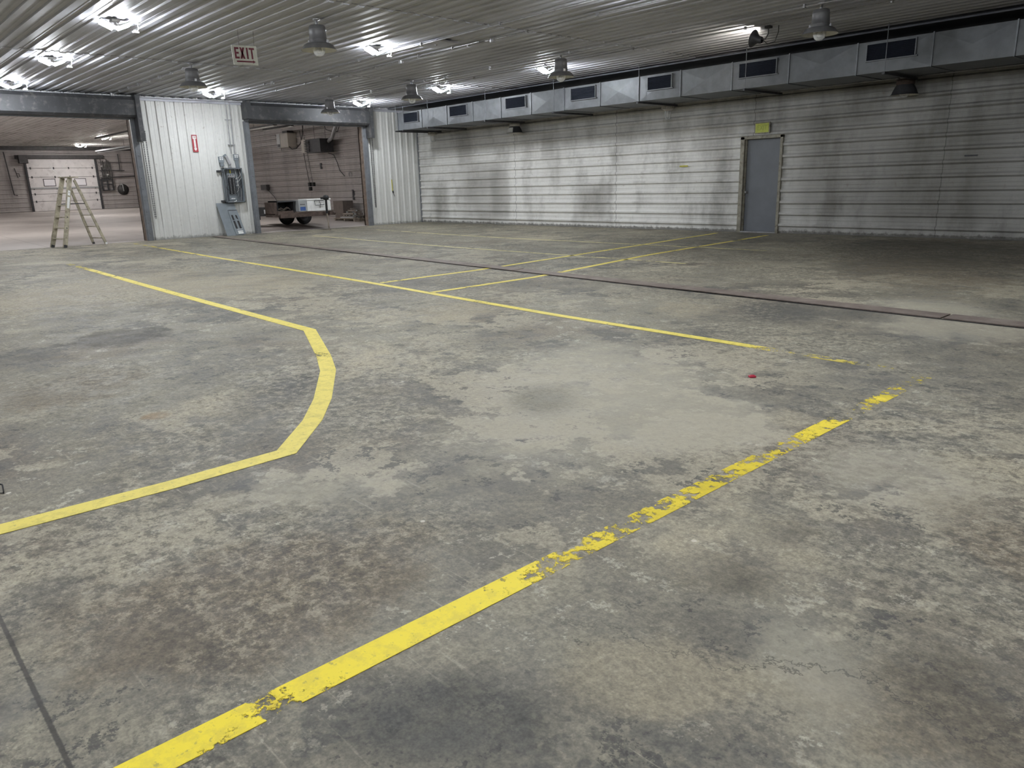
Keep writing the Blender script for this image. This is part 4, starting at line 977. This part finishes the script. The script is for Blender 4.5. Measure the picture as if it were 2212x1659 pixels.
    MB().box((-9.5, -.40, 3.66), (-9.05, -.10, 3.76)).build('top_box', M['darkann'], o)
    o = thing('unit_heater', 'dark unit heater with louvres hanging under the bay ceiling', 'heater', (-6.2, -.5, 2.72))
    MB().box((-6.60, -.85, 2.70), (-5.45, -.25, 3.22)).build('casing', M['dark'], o, bevel=.01)
    MB().box((-6.98, -.87, 2.72), (-6.62, -.25, 3.22)).build('front_collar', M['cream'], o)
    m = MB()
    for k in range(7): m.box((-6.70, -.90, 2.75+k*.065), (-6.30, -.86, 2.785+k*.065))
    m.build('louvre', M['darkann'], o)
    m = MB()
    for x in (-6.5, -5.6): m.tube([(x, -.5, 3.22), (x, -.5, 3.96)], .008, 6)
    m.build('hanger_rod', M['dark'], o)
    MB().tube([(-5.5, -.45, 3.1), (-5.15, -.45, 3.25), (-4.95, -.40, 3.6), (-4.8, -.35, 3.92)], .075, 12).build('flue_pipe', M['alu'], o)
    def cable(lab, pts, r=.012, mat='black'):
        tag(MB().tube(pts, r, 6).build('cable', M[mat]), lab, 'cable', 'cables of the adjoining bay')
    cable('dark cable looping from the pale cabinet up to the bay ceiling', [(-8.93, -.42, 3.08), (-8.7, -.42, 2.96), (-8.3, -.42, 2.97), (-7.9, -.42, 3.15), (-7.65, -.42, 3.5), (-7.5, -.42, 3.98)], .018)
    cable('cable hanging from the unit heater down the bay wall to the right', [(-6.0, -.2, 2.68), (-5.75, -.10, 2.60), (-5.6, -.06, 2.3), (-5.45, -.06, 1.98), (-5.1, -.06, 1.74)], .012)
    cable('loose dark cables drooping near the flue of the unit heater', [(-6.3, -.16, 3.97), (-6.1, -.16, 3.6), (-5.6, -.16, 3.5), (-5.2, -.16, 3.46), (-5.0, -.16, 3.7), (-4.7, -.16, 3.97)], .014)
    cable('short cable hanging left of the pale cabinet on the bay wall', [(-10.9, -.04, 3.7), (-10.75, -.04, 3.45), (-10.5, -.04, 3.2), (-10.45, -.04, 2.95)], .010)
    o = thing('drop_cord', 'pair of hanging drop cords with plugs at the middle of the bay wall', 'cord', (-7.6, -.3, 1.4))
    MB().tube([(-8.1, -.3, 3.7), (-7.95, -.3, 2.9), (-7.65, -.3, 1.5)], .012, 6).tube([(-7.85, -.3, 3.9), (-7.62, -.3, 2.9), (-7.36, -.3, 1.5)], .008, 6).build('cord', M['black'], o)
    for x, z in ((-7.63, 1.46), (-7.30, 1.46), (-7.60, 1.28)): MB().box((x-.07, -.35, z-.08), (x+.07, -.25, z+.08)).build('plug', M['black'], o)
    tag(MB().box((-7.05, -.06, 2.08), (-6.93, -.03, 2.32)).build('switch_box', M['dark']), 'small dark switch box on the bay wall below the unit heater', 'switch box')
    tag(MB().lathe([(.10, -.01), (.13, 0), (.10, .01), (.085, 0), (.10, -.01)], 16, (-4.72, -.038, 1.78), Matrix.Rotation(PI/2, 3, 'X')).build('pipe_ring', M['alu']), 'small metal ring on the bay wall near the right jamb', 'ring')
    o = thing('wall_reel', 'dark hose reel bracket on the bay wall behind the flatbed trailer', 'hose reel', (-12.4, -.2, 1.3))
    m = MB().box((-12.7, -.2, 1.28), (-12.1, -.03, 1.52)); m.build('bracket', M['darkann'], o)
    MB().tube([(-12.2, -.1, 1.3), (-11.6, -.08, .95), (-11.2, -.08, .62), (-11.0, -.08, .2)], .012, 6).build('hose', M['black'], o)
    # unlit fluorescent fixtures
    def fluor(lab, a, b, z):
        o = thing('fluorescent_fixture', lab, 'light fixture', a+(z,), 'unlit fluorescent fixtures')
        zz = lambda x: 3.95-.006*x-.025
        MB().bar((a[0], a[1], z+.06), (b[0], b[1], z+.06), .16, .06).build('housing', M['darkann'], o)
        for s in (-.04, .04): MB().tube([(a[0], a[1]+s, z+.01), (b[0], b[1]+s, z+.01)], .02, 8).build('tube', M['white'], o)
        m = MB()
        for k in (.15, .85):
            x = a[0]+(b[0]-a[0])*k; y = a[1]+(b[1]-a[1])*k; m.tube([(x, y, z+.08), (x, y, zz(x))], .006, 5)
        m.build('hanger', M['dark'], o)
    fluor('unlit fluorescent fixture left under the bay ceiling, seen through the right doorway', (-8.9, -2.12), (-6.6, -2.12), 3.72)
    fluor('unlit fluorescent fixture nearer the wall, seen through the right doorway', (-9.1, -1.40), (-6.6, -1.40), 3.72)
    fluor('long unlit fluorescent fixture at the right edge of the left doorway', (-16.5, -6.05), (-10.0, -6.05), 3.72)
    # plumbing manifold and reel on the far wall
    o = thing('pipe_manifold', 'dark pipe manifold with valves right of the far garage door', 'pipe manifold', (-29.9, -2.2, 1.5))
    m = MB()
    for k in range(6): m.tube([(-29.85, -2.5+k*.11, 2.2), (-29.85, -2.5+k*.11, 3.4-.1*(k % 3))], .022, 6)
    m.tube([(-29.85, -2.62, 2.72), (-29.85, -1.2, 2.70)], .03, 6).tube([(-29.85, -2.62, 3.18), (-29.85, -.7, 3.18)], .02, 6).tube([(-29.85, -1.45, 2.7), (-29.85, -1.45, 3.7)], .03, 6).tube([(-29.85, -2.62, 2.28), (-29.85, -.6, 2.36)], .04, 6); m.build('pipe', M['darkann'], o)
    m = MB().box((-29.955, -2.62, 1.52), (-29.8, -1.95, 1.56)).box((-29.955, -2.62, 2.14), (-29.8, -1.95, 2.20)).box((-29.955, -2.64, 1.52), (-29.8, -2.58, 2.2)).box((-29.955, -2.0, 1.52), (-29.8, -1.95, 2.2)).box((-29.9, -2.32, 1.52), (-29.82, -2.26, 2.2)).box((-29.9, -2.6, 1.84), (-29.82, -1.95, 1.89)); m.build('rack', M['dark'], o)
    m = MB().box((-29.8, -2.28, 2.42), (-29.75, -2.18, 2.50)).box((-29.8, -2.55, 2.95), (-29.75, -2.45, 3.0)); m.build('valve', M['white'], o)
    o = thing('hose_hook', 'dark round hook with a coiled pale hose on the far wall', 'hose', (-29.9, -1.45, 1.6))
    MB().lathe([(0, 0), (.32, .01), (.34, .05), (0, .06)], 20, (-29.972, -1.42, 1.55), Matrix.Rotation(PI/2, 3, 'Y')).build('backing_disc', M['darkann'], o)
    MB().tube([(-29.85, -1.55, 1.82), (-29.8, -1.50, 1.9), (-29.8, -1.45, 1.8), (-29.82, -1.42, 1.45)], .035, 8).build('hose_end', M['greyp'], o)
    o = thing('wall_pipe', 'thin dark pipe with a foot running down the far wall left of the garage door', 'pipe', (-29.9, -7.4, 1.4))
    MB().tube([(-29.9, -7.5, 3.8), (-29.9, -7.36, 1.38), (-29.85, -7.2, 1.36)], .03, 6).build('pipe_run', M['darkann'], o)
    tag(MB().tube([(-29.955, -7.1, 2.9), (-29.955, -7.0, 2.35)], .02, 6).tube([(-29.955, -7.06, 2.6), (-29.955, -6.92, 2.6), (-29.955, -6.9, 2.4)], .02, 6).build('pipe_stub', M['darkann']), 'pair of short dark pipe stubs on the far wall beside the garage door', 'pipe')
    tag(MB().box((-29.95, -6.85, 3.15), (-29.6, -6.4, 3.62)).build('door_operator', M['darkann'], bevel=.01), 'dark motor box at the upper left corner of the far garage door', 'motor')
    o = thing('ceiling_heater', 'dark suspended radiant tube heater under the bay ceiling near the garage door', 'heater', (-24, -3.6, 3.6))
    MB().bar((-27, -3.3, 3.72), (-17, -3.3, 3.66), .30, .08).build('reflector', M['darkann'], o)
    MB().tube([(-27, -3.3, 3.64), (-17, -3.3, 3.58)], .05, 8).build('heater_tube', M['greyp'], o)
    m = MB()
    for x in (-26, -22, -18): m.tube([(x, -3.3, 3.7), (x, -3.3, 3.93-.006*x)], .008, 5)
    m.build('hanger_rod', M['dark'], o)

# ================================================================== CAMERA, WORLD
def camera():
    cam = bpy.data.cameras.new('camera'); o = bpy.data.objects.new('camera', cam); C.objects.link(o)
    r = Vector((.67762, .73489, -.02764)); u = Vector((-.17345, .19623, .96510)); f = Vector((-.71467, .64917, -.26043))
    o.matrix_world = Matrix(((r.x, u.x, -f.x, 22.76565), (r.y, u.y, -f.y, -16.48794), (r.z, u.z, -f.z, 1.31071), (0, 0, 0, 1)))
    cam.sensor_width = 36; cam.lens = 26.283; cam.clip_start = .05; cam.clip_end = 200; S.camera = o
    w = bpy.data.worlds.new('world'); w.use_nodes = True; w.node_tree.nodes['Background'].inputs[0].default_value = (0, 0, 0, 1); S.world = w
    S.view_settings.view_transform = 'Standard'; S.view_settings.look = 'None'; S.view_settings.gamma = 1.0
    S.view_settings.use_curve_mapping = False; S.view_settings.exposure = EXPOSURE
    cy = S.cycles; cy.use_denoising = True; cy.denoising_prefilter = 'NONE'; cy.use_adaptive_sampling = True; cy.adaptive_threshold = .12; cy.adaptive_min_samples = 16; cy.use_light_tree = False; cy.max_bounces = 5; cy.diffuse_bounces = 4; cy.glossy_bounces = 2; cy.transmission_bounces = 4; cy.transparent_max_bounces = 8
    cy.sample_clamp_indirect = 6.0; cy.caustics_reflective = False; cy.caustics_refractive = False

EXPOSURE = 0.0
mats()
build_setting()
roller_door(1, -14.0, -9.57, 'left roller door rolled up in its dark hood, wide doorway to the adjoining bay', 2.66, None)
roller_door(2, -6.23, -2.30, 'right roller door rolled up in its dark hood, doorway with the trailer', 2.86, 3.33)
entry_door(); far_garage_door(); floor_things(); ladder(); leds(); bells(); flood(); wall_lamps(); duct(); conduits(); signs(); panel(); bay(); camera()
